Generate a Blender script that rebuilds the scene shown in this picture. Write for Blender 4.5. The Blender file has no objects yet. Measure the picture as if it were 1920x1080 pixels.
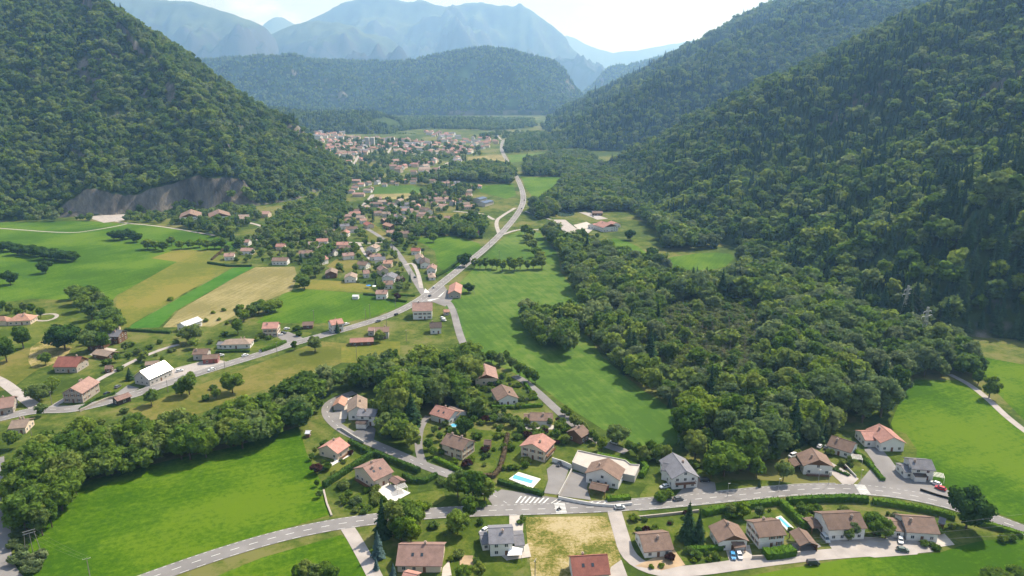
import bpy, bmesh, math, random
import numpy as np
from mathutils import Vector, Matrix

random.seed(7); rng = np.random.default_rng(7)
scene = bpy.context.scene
C = scene.collection

# ---------------------------------------------------------------- camera
FPX = 1297.0; HORIZ = 190.0; CAMH = 155.0
PITCH = math.atan((540 - HORIZ) / FPX)
CP, SP = math.cos(PITCH), math.sin(PITCH)
cam_d = bpy.data.cameras.new('camera'); cam = bpy.data.objects.new('camera', cam_d); C.objects.link(cam)
cam_d.sensor_width = 36; cam_d.lens = FPX / 1920 * 36
cam_d.clip_start = 1; cam_d.clip_end = 60000
cam.location = (0, 0, CAMH); cam.rotation_euler = (math.pi / 2 - PITCH, 0, 0)
scene.camera = cam
# ---------------------------------------------------------------- sky, sun, exposure
SUN_EL, SUN_AZ = math.radians(50), math.radians(47)
w = bpy.data.worlds.new('World'); scene.world = w; w.use_nodes = True
nt = w.node_tree; nt.nodes.clear()
sky = nt.nodes.new('ShaderNodeTexSky'); sky.sky_type = 'NISHITA'; sky.sun_disc = False
sky.sun_elevation = SUN_EL; sky.sun_rotation = SUN_AZ; sky.altitude = 700
sky.air_density = 1.0; sky.dust_density = 2.0; sky.ozone_density = 1.0
tc = nt.nodes.new('ShaderNodeTexCoord')
mp = nt.nodes.new('ShaderNodeMapping'); mp.inputs['Scale'].default_value = (5, 5, 13)
nz = nt.nodes.new('ShaderNodeTexNoise'); nz.inputs['Scale'].default_value = 1.3; nz.inputs['Detail'].default_value = 9; nz.inputs['Roughness'].default_value = .55
cr = nt.nodes.new('ShaderNodeValToRGB'); cr.color_ramp.elements[0].position = .50; cr.color_ramp.elements[1].position = .68
cr.color_ramp.elements[0].color = (0, 0, 0, 1); cr.color_ramp.elements[1].color = (.8, .8, .8, 1)
mx = nt.nodes.new('ShaderNodeMix'); mx.data_type = 'RGBA'; mx.inputs['B'].default_value = (5.6, 5.6, 5.6, 1)     # clouds
hx = nt.nodes.new('ShaderNodeMix'); hx.data_type = 'RGBA'; hx.inputs['B'].default_value = (2.2, 2.1, 2.1, 1)      # bright summer haze, thickest at the horizon
sep = nt.nodes.new('ShaderNodeSeparateXYZ'); ab = nt.nodes.new('ShaderNodeMath'); ab.operation = 'ABSOLUTE'
me_ = nt.nodes.new('ShaderNodeMath'); me_.operation = 'MULTIPLY'; me_.inputs[1].default_value = -3.4
ex = nt.nodes.new('ShaderNodeMath'); ex.operation = 'EXPONENT'
bg = nt.nodes.new('ShaderNodeBackground'); bg.inputs['Strength'].default_value = .145
wo = nt.nodes.new('ShaderNodeOutputWorld')
L_ = nt.links.new
L_(tc.outputs['Generated'], mp.inputs['Vector']); L_(mp.outputs[0], nz.inputs['Vector']); L_(nz.outputs['Fac'], cr.inputs[0])
L_(tc.outputs['Generated'], sep.inputs[0]); L_(sep.outputs['Z'], ab.inputs[0]); L_(ab.outputs[0], me_.inputs[0]); L_(me_.outputs[0], ex.inputs[0])
L_(sky.outputs[0], hx.inputs['A']); L_(ex.outputs[0], hx.inputs['Factor']); L_(hx.outputs['Result'], mx.inputs['A'])
L_(cr.outputs[0], mx.inputs['Factor']); L_(mx.outputs['Result'], bg.inputs['Color']); L_(bg.outputs[0], wo.inputs['Surface'])
sd = bpy.data.lights.new('sun', 'SUN'); sd.energy = 5.0; sd.angle = math.radians(.55); sd.color = (1, .95, .86)
sun = bpy.data.objects.new('sun', sd); C.objects.link(sun); sun.location = (300, 300, 900)
sdir = Vector((math.sin(SUN_AZ) * math.cos(SUN_EL), math.cos(SUN_AZ) * math.cos(SUN_EL), math.sin(SUN_EL)))
sun.rotation_euler = (-sdir).to_track_quat('-Z', 'Y').to_euler()
vs = scene.view_settings
vs.view_transform = 'Standard'; vs.look = 'None'; vs.gamma = 1; vs.use_curve_mapping = False; vs.exposure = 0.72
cy = scene.cycles
cy.max_bounces = 5; cy.diffuse_bounces = 2; cy.glossy_bounces = 2; cy.transmission_bounces = 4; cy.volume_bounces = 1; cy.transparent_max_bounces = 4
cy.use_denoising = True; cy.denoiser = 'OPENIMAGEDENOISE'; cy.caustics_reflective = False; cy.caustics_refractive = False
cy.sample_clamp_indirect = 6
HAZE_DENSITY, HAZE_COLOR, HAZE_ANI = 1.02e-4, (.30, .56, 1.0), .3

# ---------------------------------------------------------------- projection and valley floor
KN = np.array([-3000, 900, 1000, 1100, 1300, 1600, 2400, 4000, 9000, 40000.])
KZ = np.array([0, 0, 1.5, 4, 10, 19, 44, 78, 150, 300.])
def gz(y): return np.interp(y, KN, KZ)
def ray(px, py):
    u = (px - 960) / FPX; v = (py - 540) / FPX
    return np.array([u, CP - v * SP, -SP - v * CP])
def P(px, py, h=0.0):
    """ground point seen at a pixel of the photograph (or the point h metres above the ground there)"""
    d = ray(px, py); t = 0.0
    y = 300.0
    for _ in range(60):
        z = float(gz(y)) + h
        t = (z - CAMH) / d[2] if d[2] < -1e-4 else 9000.0
        t = min(max(t, 1), 12000)
        y = .5 * y + .5 * t * d[1]
    return np.array([t * d[0], t * d[1], float(gz(t * d[1])) + h])
def PY(px, py, Y):
    """point on the pixel's ray at world distance Y"""
    d = ray(px, py); t = Y / d[1]
    return np.array([t * d[0], Y, CAMH + t * d[2]])
def proj(p):
    x, y, z = p[..., 0], p[..., 1], p[..., 2] - CAMH
    f = y * CP - z * SP; up = y * SP + z * CP
    return 960 + FPX * x / f, 540 - FPX * up / f, f

# ---------------------------------------------------------------- materials
def mat(name):
    m = bpy.data.materials.new(name); m.use_nodes = True
    t = m.node_tree; b = t.nodes['Principled BSDF']; b.inputs['Specular IOR Level'].default_value = .25
    return m, t, b
def simple(name, col, rough=.8, metal=0.0, spec=.25, var=.12, scale=.6, bump=0.0, bscale=8.0):
    m, t, b = mat(name); n = t.nodes
    co = n.new('ShaderNodeTexCoord'); nz = n.new('ShaderNodeTexNoise'); nz.inputs['Scale'].default_value = scale; nz.inputs['Detail'].default_value = 6
    r = n.new('ShaderNodeValToRGB')
    r.color_ramp.elements[0].position = .3; r.color_ramp.elements[1].position = .7
    r.color_ramp.elements[0].color = (*[c * (1 - var) for c in col], 1); r.color_ramp.elements[1].color = (*[min(1, c * (1 + var)) for c in col], 1)
    t.links.new(co.outputs['Object'], nz.inputs['Vector']); t.links.new(nz.outputs['Fac'], r.inputs[0]); t.links.new(r.outputs[0], b.inputs['Base Color'])
    b.inputs['Roughness'].default_value = rough; b.inputs['Metallic'].default_value = metal; b.inputs['Specular IOR Level'].default_value = spec
    if bump:
        n2 = n.new('ShaderNodeTexNoise'); n2.inputs['Scale'].default_value = bscale; n2.inputs['Detail'].default_value = 4
        bp = n.new('ShaderNodeBump'); bp.inputs['Strength'].default_value = bump; bp.inputs['Distance'].default_value = .3
        t.links.new(co.outputs['Object'], n2.inputs['Vector']); t.links.new(n2.outputs['Fac'], bp.inputs['Height']); t.links.new(bp.outputs[0], b.inputs['Normal'])
    return m
def field(name, cols, s1=.02, s2=.35, streak=None, bump=.6):
    """grass/hay: broad patches + fine tufts, optional mowing streaks (angle in rad, period m)"""
    m, t, b = mat(name); n = t.nodes; L = t.links.new
    co = n.new('ShaderNodeTexCoord')
    def noise(sc, det=6, rough=.6):
        z = n.new('ShaderNodeTexNoise'); z.inputs['Scale'].default_value = sc; z.inputs['Detail'].default_value = det; z.inputs['Roughness'].default_value = rough
        L(co.outputs['Object'], z.inputs['Vector']); return z
    a, f, g = noise(s1), noise(s2, 8, .7), noise(s2 * 5, 4, .7)
    add = n.new('ShaderNodeMath'); add.operation = 'MULTIPLY_ADD'; add.inputs[1].default_value = .55; L(f.outputs['Fac'], add.inputs[0]); L(a.outputs['Fac'], add.inputs[2])
    src = add
    if streak:
        r0 = n.new('ShaderNodeMapping'); r0.inputs['Rotation'].default_value = (0, 0, streak[0]); L(co.outputs['Object'], r0.inputs['Vector'])
        rot = n.new('ShaderNodeMapping'); rot.inputs['Scale'].default_value = (1 / streak[1], .02, 1); L(r0.outputs[0], rot.inputs['Vector'])
        sn = n.new('ShaderNodeTexNoise'); sn.inputs['Scale'].default_value = 1; sn.inputs['Detail'].default_value = 3; L(rot.outputs[0], sn.inputs['Vector'])
        a2 = n.new('ShaderNodeMath'); a2.operation = 'MULTIPLY_ADD'; a2.inputs[1].default_value = streak[2]; L(sn.outputs['Fac'], a2.inputs[0]); L(src.outputs[0], a2.inputs[2])
        off = n.new('ShaderNodeMath'); off.operation = 'SUBTRACT'; off.inputs[1].default_value = streak[2] * .5; L(a2.outputs[0], off.inputs[0]); src = off
    a3 = n.new('ShaderNodeMath'); a3.operation = 'MULTIPLY_ADD'; a3.inputs[1].default_value = .22; L(g.outputs['Fac'], a3.inputs[0]); L(src.outputs[0], a3.inputs[2])
    r = n.new('ShaderNodeValToRGB'); e = r.color_ramp.elements
    while len(e) < len(cols): e.new(.5)
    for i, c in enumerate(cols): e[i].position = .79 + .19 * i / (len(cols) - 1); e[i].color = (*c, 1)
    L(a3.outputs[0], r.inputs[0]); L(r.outputs[0], b.inputs['Base Color']); b.inputs['Roughness'].default_value = .95; b.inputs['Specular IOR Level'].default_value = .05
    bp = n.new('ShaderNodeBump'); bp.inputs['Strength'].default_value = bump; bp.inputs['Distance'].default_value = .4
    L(f.outputs['Fac'], bp.inputs['Height']); L(bp.outputs[0], b.inputs['Normal'])
    return m
def foliage(name, cols, trans=.5, vary=.4):
    m, t, b = mat(name); n = t.nodes; L = t.links.new
    cols = list(cols) * 2 if len(cols) == 1 else cols
    oi = n.new('ShaderNodeObjectInfo'); r = n.new('ShaderNodeValToRGB'); e = r.color_ramp.elements
    while len(e) < len(cols): e.new(.5)
    for i, c in enumerate(cols): e[i].position = i / max(1, len(cols) - 1); e[i].color = (*c, 1)
    L(oi.outputs['Random'], r.inputs[0])
    co = n.new('ShaderNodeTexCoord'); z = n.new('ShaderNodeTexNoise'); z.inputs['Scale'].default_value = .55; z.inputs['Detail'].default_value = 5
    L(co.outputs['Object'], z.inputs['Vector'])
    mr = n.new('ShaderNodeMapRange'); mr.inputs['From Min'].default_value = .3; mr.inputs['From Max'].default_value = .7; mr.inputs['To Min'].default_value = 1 - vary; mr.inputs['To Max'].default_value = 1 + vary
    L(z.outputs['Fac'], mr.inputs['Value'])
    mu = n.new('ShaderNodeMix'); mu.data_type = 'RGBA'; mu.blend_type = 'MULTIPLY'; mu.inputs['Factor'].default_value = 1
    L(r.outputs[0], mu.inputs['A']); L(mr.outputs[0], mu.inputs['B'])
    n.remove(b)
    d = n.new('ShaderNodeBsdfDiffuse'); tr = n.new('ShaderNodeBsdfTranslucent'); ms = n.new('ShaderNodeMixShader'); ms.inputs[0].default_value = trans
    L(mu.outputs['Result'], d.inputs[0]); L(mu.outputs['Result'], tr.inputs[0]); L(d.outputs[0], ms.inputs[1]); L(tr.outputs[0], ms.inputs[2])
    L(ms.outputs[0], n['Material Output'].inputs['Surface'])
    return m
def roofmat(name, col, rough=.85, rib=3.0):
    m, t, b = mat(name); n = t.nodes; L = t.links.new
    co = n.new('ShaderNodeTexCoord'); z = n.new('ShaderNodeTexNoise'); z.inputs['Scale'].default_value = .45; z.inputs['Detail'].default_value = 8; z.inputs['Roughness'].default_value = .65
    z2 = n.new('ShaderNodeTexNoise'); z2.inputs['Scale'].default_value = 4; z2.inputs['Detail'].default_value = 3
    L(co.outputs['Object'], z.inputs['Vector']); L(co.outputs['Object'], z2.inputs['Vector'])
    ad = n.new('ShaderNodeMath'); ad.operation = 'MULTIPLY_ADD'; ad.inputs[1].default_value = .5; L(z2.outputs['Fac'], ad.inputs[0]); L(z.outputs['Fac'], ad.inputs[2])
    r = n.new('ShaderNodeValToRGB'); e = r.color_ramp.elements; e[0].position = .5; e[1].position = 1.0
    e[0].color = (*[c * .72 for c in col], 1); e[1].color = (*[min(1, c * 1.25) for c in col], 1)
    L(ad.outputs[0], r.inputs[0])
    oi = n.new('ShaderNodeObjectInfo'); mr = n.new('ShaderNodeMapRange'); mr.inputs['To Min'].default_value = .82; mr.inputs['To Max'].default_value = 1.15; L(oi.outputs['Random'], mr.inputs['Value'])
    mu = n.new('ShaderNodeMix'); mu.data_type = 'RGBA'; mu.blend_type = 'MULTIPLY'; mu.inputs['Factor'].default_value = 1; L(r.outputs[0], mu.inputs['A']); L(mr.outputs[0], mu.inputs['B'])
    L(mu.outputs['Result'], b.inputs['Base Color']); b.inputs['Roughness'].default_value = rough
    wv = n.new('ShaderNodeTexWave'); wv.bands_direction = 'X'; wv.inputs['Scale'].default_value = rib; L(co.outputs['Object'], wv.inputs['Vector'])
    bp = n.new('ShaderNodeBump'); bp.inputs['Strength'].default_value = .4; bp.inputs['Distance'].default_value = .06; L(wv.outputs['Fac'], bp.inputs['Height']); L(bp.outputs[0], b.inputs['Normal'])
    return m

M = {}
M['ground'] = field('rough grass', [(0.034, 0.058, 0.009), (0.055, 0.085, 0.013), (0.09, 0.11, 0.022), (0.13, 0.13, 0.042)], .012, .12)
M['lawn'] = field('garden lawn', [(0.045, 0.075, 0.009), (0.07, 0.1, 0.013), (0.11, 0.125, 0.026)], .05, .5)
M['meadow'] = field('bright meadow', [(0.036, 0.085, 0.005), (0.052, 0.112, 0.007), (0.082, 0.142, 0.012)], .012, .5, (math.radians(25), 2.4, .3))
M['meadow_y'] = field('sunlit meadow', [(0.03, 0.078, 0.002), (0.048, 0.106, 0.003), (0.082, 0.138, 0.007)], .015, .45, (math.radians(66), 1.8, .2))  # yellow-green grass, the meadow's own colour
M['meadow_d'] = field('mown meadow', [(0.04, 0.104, 0.0096), (0.056, 0.124, 0.0128), (0.08, 0.136, 0.02)], .01, .3, (math.radians(-55), 2.5, .4))
M['pasture'] = field('valley pasture', [(0.046, 0.098, 0.014), (0.066, 0.124, 0.018), (0.1, 0.148, 0.03)], .006, .08, (math.radians(-19), 2.6, .30))
M['strip'] = field('crop strip', [(0.03, 0.1, 0.008), (0.04, 0.12, 0.011), (0.055, 0.135, 0.016)], .02, .2)
M['yellow'] = field('ripening grass', [(0.095, 0.115, 0.018), (0.13, 0.135, 0.024), (0.165, 0.15, 0.034)], .015, .25)
M['olive'] = field('dry meadow', [(0.08, 0.096, 0.016), (0.112, 0.116, 0.024), (0.152, 0.136, 0.04)], .02, .3)
M['tan'] = field('cut hay field', [(0.16, 0.145, 0.055), (0.205, 0.18, 0.075), (0.25, 0.215, 0.1)], .015, .3, (math.radians(11), 2.6, .5))
M['hay'] = field('long dry grass', [(0.085, 0.102, 0.017), (0.1955, 0.17, 0.051), (0.2805, 0.2295, 0.102), (0.357, 0.2975, 0.17)], .05, .9, None, .9)
M['marsh'] = field('reed marsh', [(.085, .125, .035), (.115, .15, .045), (.15, .155, .07)], .03, .25)
M['earth'] = simple('bare earth', (.33, .24, .15), .95, var=.3, scale=.15)
M['asphalt'] = simple('weathered asphalt', (.185, .176, .172), .9, var=.2, scale=.09, bump=.1)
M['asphalt_d'] = simple('dark asphalt', (.10, .10, .105), .9, var=.15, scale=.15)
M['concrete'] = simple('pale gravel', (.32, .29, .27), .92, var=.16, scale=.2)
M['slab'] = simple('paving slab', (.40, .365, .325), .85, var=.08, scale=.6)
M['white_slab'] = simple('white paving', (.60, .57, .53), .7, var=.06)
M['paint'] = simple('road paint', (.58, .58, .56), .8, var=.18, scale=1.5)
M['kerb'] = simple('kerb stone', (.42, .40, .38), .85)
M['rock'] = None
for k, c in dict(brn=(.175, .118, .092), sal=(.36, .19, .155), pnk=(.26, .165, .138), gry=(.165, .165, .185), red=(.29, .11, .085), drk=(.085, .065, .058), tan=(.25, .19, .15), org=(.35, .20, .145)).items():
    M['r_' + k] = roofmat('roof tiles ' + k, c)
m, t, b = mat('zinc roof'); b.inputs['Base Color'].default_value = (.8, .8, .8, 1); b.inputs['Metallic'].default_value = 1; b.inputs['Roughness'].default_value = .42; M['r_met'] = m
M['r_lgt'] = simple('light sheet roof', (.55, .56, .58), .5, var=.06)
M['r_sol'] = simple('solar roof', (.03, .045, .09), .25, spec=.6)
for k, c in dict(wht=(.66, .64, .61), crm=(.55, .46, .36), gry=(.42, .40, .37), stn=(.34, .30, .26), wod=(.13, .07, .04), red=(.30, .09, .08), pnk=(.62, .47, .40), drk=(.06, .045, .035)).items():
    M['w_' + k] = simple('wall ' + k, c, .88, var=.14 if k == 'stn' else .05, scale=1.2 if k == 'stn' else .4)
m, t, b = mat('window glass'); b.inputs['Base Color'].default_value = (.03, .04, .05, 1); b.inputs['Roughness'].default_value = .08; b.inputs['Specular IOR Level'].default_value = .6; M['glass'] = m
M['frame'] = simple('window frame', (.62, .60, .57), .6)
M['wood'] = simple('brown wood', (.16, .08, .045), .8, var=.2)
M['shutter'] = simple('wooden shutter', (.20, .10, .06), .75)
M['brick'] = simple('chimney render', (.35, .27, .23), .9)
M['metal'] = simple('galvanised steel', (.42, .43, .44), .5, metal=.6)
M['wire'] = simple('dull wire', (.16, .16, .165), .7)
M['scrub'] = foliage('pale marsh scrub', [(.15, .20, .06), (.20, .24, .085), (.19, .22, .10), (.17, .225, .07)], .5, .3)
M['pole'] = simple('weathered pole', (.22, .20, .18), .85)
M['dark'] = simple('dark plastic', (.02, .02, .02), .6)
M['tyre'] = simple('tyre rubber', (.02, .02, .02), .9)
M['bark'] = simple('bark', (.09, .065, .045), .95, var=.25, scale=2)
M['red'] = simple('red paint', (.45, .03, .03), .5)
M['blue'] = simple('blue tarpaulin', (.04, .20, .55), .6)
M['whiteplastic'] = simple('white canvas', (.78, .78, .77), .7, var=.03)
m, t, b = mat('pool water'); b.inputs['Base Color'].default_value = (.10, .36, .52, 1); b.inputs['Roughness'].default_value = .08; M['pool'] = m
m, t, b = mat('pond water'); b.inputs['Base Color'].default_value = (.05, .08, .05, 1); b.inputs['Roughness'].default_value = .04; b.inputs['Specular IOR Level'].default_value = .5; M['pond'] = m
for k, c in dict(white=(.75, .75, .75), silver=(.45, .47, .48), black=(.02, .02, .022), grey=(.12, .125, .13), red=(.50, .02, .03), blue=(.06, .28, .55), green=(.06, .09, .07)).items():
    m, t, b = mat('car paint ' + k); b.inputs['Base Color'].default_value = (*c, 1); b.inputs['Roughness'].default_value = .3; b.inputs['Coat Weight'].default_value = .6; M['car_' + k] = m
GREENS = [(.08, .15, .022), (.115, .20, .028), (.15, .235, .034), (.195, .27, .038), (.125, .21, .038), (.165, .23, .068), (.23, .285, .055)]
M['leaf'] = foliage('broadleaf foliage', GREENS)
M['leaf_far'] = foliage('hillside foliage', [(.07, .125, .026), (.11, .185, .032), (.155, .235, .04), (.23, .29, .058), (.12, .195, .046), (.21, .26, .10), (.085, .155, .038)], .5, .35)
M['needle'] = foliage('conifer needles', [(.03, .066, .028), (.045, .09, .036), (.07, .115, .042)], .3)
M['spruce'] = foliage('blue spruce needles', [(.07, .12, .115), (.08, .13, .125)], .1)
M['purple'] = foliage('copper foliage', [(.055, .025, .022), (.065, .03, .025)], .2)
M['lime'] = foliage('lime green foliage', [(.14, .22, .015), (.17, .24, .02)], .3)
M['silver'] = foliage('silver willow foliage', [(.12, .185, .065), (.15, .21, .085), (.17, .21, .10)], .5)
M['hedge'] = foliage('clipped hedge', [(.06, .125, .015), (.08, .155, .018), (.10, .175, .02)], .2, .25)
M['hedge_d'] = foliage('dark hedge', [(.04, .085, .018), (.052, .10, .022)], .2, .25)
M['hedge_b'] = foliage('brown hedge', [(.10, .075, .045)], .15, .25)
M['deadwood'] = foliage('bare grey twigs', [(.26, .22, .18), (.30, .25, .21)], .2)
def rockmat():
    m, t, b = mat('limestone and scrub'); n = t.nodes; L = t.links.new
    co = n.new('ShaderNodeTexCoord'); mp_ = n.new('ShaderNodeMapping'); mp_.inputs['Scale'].default_value = (1, 1, .35); L(co.outputs['Object'], mp_.inputs['Vector'])
    z = n.new('ShaderNodeTexNoise'); z.inputs['Scale'].default_value = .035; z.inputs['Detail'].default_value = 10; z.inputs['Roughness'].default_value = .75; L(mp_.outputs[0], z.inputs['Vector'])
    r = n.new('ShaderNodeValToRGB'); e = r.color_ramp.elements; e[0].position = .35; e[1].position = .72
    e[0].color = (.045, .043, .04, 1); e[1].color = (.32, .27, .22, 1); e.new(.5).color = (.135, .122, .108, 1); L(z.outputs['Fac'], r.inputs[0])
    geo = n.new('ShaderNodeNewGeometry'); sx = n.new('ShaderNodeSeparateXYZ'); L(geo.outputs['Normal'], sx.inputs[0])
    z2 = n.new('ShaderNodeTexNoise'); z2.inputs['Scale'].default_value = .08; z2.inputs['Detail'].default_value = 5; L(co.outputs['Object'], z2.inputs['Vector'])
    ad = n.new('ShaderNodeMath'); ad.operation = 'MULTIPLY_ADD'; ad.inputs[1].default_value = .3; L(z2.outputs['Fac'], ad.inputs[0]); L(sx.outputs['Z'], ad.inputs[2])
    mr = n.new('ShaderNodeMapRange'); mr.inputs['From Min'].default_value = .80; mr.inputs['From Max'].default_value = .90; L(ad.outputs[0], mr.inputs['Value'])
    g = n.new('ShaderNodeValToRGB'); g.color_ramp.elements[0].color = (.025, .05, .012, 1); g.color_ramp.elements[1].color = (.055, .085, .02, 1); L(z.outputs['Fac'], g.inputs[0])
    mx_ = n.new('ShaderNodeMix'); mx_.data_type = 'RGBA'; L(mr.outputs[0], mx_.inputs['Factor']); L(r.outputs[0], mx_.inputs['A']); L(g.outputs[0], mx_.inputs['B'])
    L(mx_.outputs['Result'], b.inputs['Base Color']); b.inputs['Roughness'].default_value = .95; b.inputs['Specular IOR Level'].default_value = .05
    bp = n.new('ShaderNodeBump'); bp.inputs['Strength'].default_value = 1; bp.inputs['Distance'].default_value = 5; L(z.outputs['Fac'], bp.inputs['Height']); L(bp.outputs[0], b.inputs['Normal'])
    return m
M['rock'] = rockmat()
def farmat(name, forest, pasture, rockc, pz0, pz1):
    """distant mountain: forest low, alpine pasture on gentle high ground, rock on steep faces"""
    m, t, b = mat(name); n = t.nodes; L = t.links.new
    co = n.new('ShaderNodeTexCoord'); z = n.new('ShaderNodeTexNoise'); z.inputs['Scale'].default_value = .0016; z.inputs['Detail'].default_value = 10; z.inputs['Roughness'].default_value = .65; L(co.outputs['Object'], z.inputs['Vector'])
    zf = n.new('ShaderNodeTexNoise'); zf.inputs['Scale'].default_value = .02; zf.inputs['Detail'].default_value = 6; L(co.outputs['Object'], zf.inputs['Vector'])
    sp = n.new('ShaderNodeSeparateXYZ'); L(co.outputs['Object'], sp.inputs[0])
    a = n.new('ShaderNodeMath'); a.operation = 'MULTIPLY_ADD'; a.inputs[1].default_value = 900; L(z.outputs['Fac'], a.inputs[0]); L(sp.outputs['Z'], a.inputs[2])
    mr = n.new('ShaderNodeMapRange'); mr.inputs['From Min'].default_value = pz0 + 450; mr.inputs['From Max'].default_value = pz1 + 450; L(a.outputs[0], mr.inputs['Value'])
    fr = n.new('ShaderNodeValToRGB'); fr.color_ramp.elements[0].position = .35; fr.color_ramp.elements[1].position = .65
    fr.color_ramp.elements[0].color = (*[c * .6 for c in forest], 1); fr.color_ramp.elements[1].color = (*[c * 1.4 for c in forest], 1); L(zf.outputs['Fac'], fr.inputs[0])
    mx_ = n.new('ShaderNodeMix'); mx_.data_type = 'RGBA'; L(mr.outputs[0], mx_.inputs['Factor']); L(fr.outputs[0], mx_.inputs['A']); mx_.inputs['B'].default_value = (*pasture, 1)
    geo = n.new('ShaderNodeNewGeometry'); sn = n.new('ShaderNodeSeparateXYZ'); L(geo.outputs['True Normal'], sn.inputs[0])
    ad = n.new('ShaderNodeMath'); ad.operation = 'MULTIPLY_ADD'; ad.inputs[1].default_value = .35; L(zf.outputs['Fac'], ad.inputs[0]); L(sn.outputs['Z'], ad.inputs[2])
    ms = n.new('ShaderNodeMapRange'); ms.inputs['From Min'].default_value = .62; ms.inputs['From Max'].default_value = .78; L(ad.outputs[0], ms.inputs['Value'])
    m2 = n.new('ShaderNodeMix'); m2.data_type = 'RGBA'; L(ms.outputs[0], m2.inputs['Factor']); m2.inputs['A'].default_value = (*rockc, 1); L(mx_.outputs['Result'], m2.inputs['B'])
    L(m2.outputs['Result'], b.inputs['Base Color']); b.inputs['Roughness'].default_value = 1; b.inputs['Specular IOR Level'].default_value = 0
    return m
M['far'] = farmat('far mountain', (.009, .016, .007), (.07, .092, .05), (.05, .05, .052), 700, 1000)
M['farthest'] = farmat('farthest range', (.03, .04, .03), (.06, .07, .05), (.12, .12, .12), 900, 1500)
M['hillfar'] = farmat('wooded hill', (.022, .045, .015), (.06, .09, .03), (.26, .22, .18), 3000, 4000)

# ---------------------------------------------------------------- mesh helpers
class MB:
    def __init__(s): s.v = []; s.f = []; s.mi = []
    def quad(s, a, b, c, d, mi=0):
        k = len(s.v); s.v += [a, b, c, d]; s.f.append((k, k + 1, k + 2, k + 3)); s.mi.append(mi)
    def face(s, pts, mi=0):
        k = len(s.v); s.v += [tuple(p) for p in pts]; s.f.append(tuple(range(k, k + len(pts)))); s.mi.append(mi)
    def box(s, x0, x1, y0, y1, z0, z1, mi=0):
        k = len(s.v)
        s.v += [(x0, y0, z0), (x1, y0, z0), (x1, y1, z0), (x0, y1, z0), (x0, y0, z1), (x1, y0, z1), (x1, y1, z1), (x0, y1, z1)]
        for f in ((0, 3, 2, 1), (4, 5, 6, 7), (0, 1, 5, 4), (1, 2, 6, 5), (2, 3, 7, 6), (3, 0, 4, 7)):
            s.f.append(tuple(k + i for i in f)); s.mi.append(mi)
        return s
    def prism(s, poly, z0, z1):
        """polygon (ccw x,y list) extruded from z0 to z1"""
        k = len(s.v); n = len(poly)
        s.v += [(p[0], p[1], z0) for p in poly] + [(p[0], p[1], z1) for p in poly]
        s.f.append(tuple(k + i for i in reversed(range(n)))); s.f.append(tuple(k + n + i for i in range(n))); s.mi += [0, 0]
        for i in range(n): s.f.append((k + i, k + (i + 1) % n, k + n + (i + 1) % n, k + n + i)); s.mi.append(0)
        return s
    def tube(s, a, b, r0, r1, n=6):
        a, b = Vector(a), Vector(b); d = (b - a).normalized(); u = d.orthogonal().normalized(); w_ = d.cross(u); k = len(s.v)
        for p, r in ((a, r0), (b, r1)):
            for i in range(n):
                t_ = 2 * math.pi * i / n; s.v.append(tuple(p + r * (math.cos(t_) * u + math.sin(t_) * w_)))
        for i in range(n): s.f.append((k + i, k + (i + 1) % n, k + n + (i + 1) % n, k + n + i)); s.mi.append(0)
        s.f.append(tuple(k + n + i for i in range(n))); s.f.append(tuple(k + i for i in reversed(range(n)))); s.mi += [0, 0]
        return s
    def mesh(s, name, mats, smooth=False):
        me = bpy.data.meshes.new(name); me.from_pydata(s.v, [], s.f)
        for m_ in (mats if isinstance(mats, (list, tuple)) else [mats]): me.materials.append(m_)
        if any(s.mi): me.polygons.foreach_set('material_index', s.mi)
        if smooth: me.polygons.foreach_set('use_smooth', [True] * len(me.polygons))
        return me
    def build(s, name, mats, parent=None, loc=(0, 0, 0), rz=0.0, smooth=False):
        return obj(name, s.mesh(name, mats, smooth), parent, loc, rz)
def obj(name, me, parent=None, loc=(0, 0, 0), rz=0.0):
    o = bpy.data.objects.new(name, me); C.objects.link(o); o.location = tuple(float(a) for a in loc); o.rotation_euler = (0, 0, rz)
    if parent is not None: o.parent = parent
    return o
def tag(o, label=None, cat=None, group=None, kind=None):
    if label: o['label'] = label
    if cat: o['category'] = cat
    if group: o['group'] = group
    if kind: o['kind'] = kind
    return o
def thing(name, label, cat, loc, rz=0.0, group=None):
    o = bpy.data.objects.new(name, None); C.objects.link(o); o.location = tuple(float(a) for a in loc); o.rotation_euler = (0, 0, rz)
    o.empty_display_size = 1; return tag(o, label, cat, group)
def chaikin(p, n=2, closed=False):
    p = np.asarray(p, float)
    for _ in range(n):
        q = []
        if closed:
            for i in range(len(p)): a, b_ = p[i], p[(i + 1) % len(p)]; q += [.75 * a + .25 * b_, .25 * a + .75 * b_]
        else:
            q = [p[0]]
            for i in range(len(p) - 1): a, b_ = p[i], p[i + 1]; q += [.75 * a + .25 * b_, .25 * a + .75 * b_]
            q.append(p[-1])
        p = np.array(q)
    return p
FIELD_POLYS = []; SHEETN = [0]; ROADN = [0]
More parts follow.
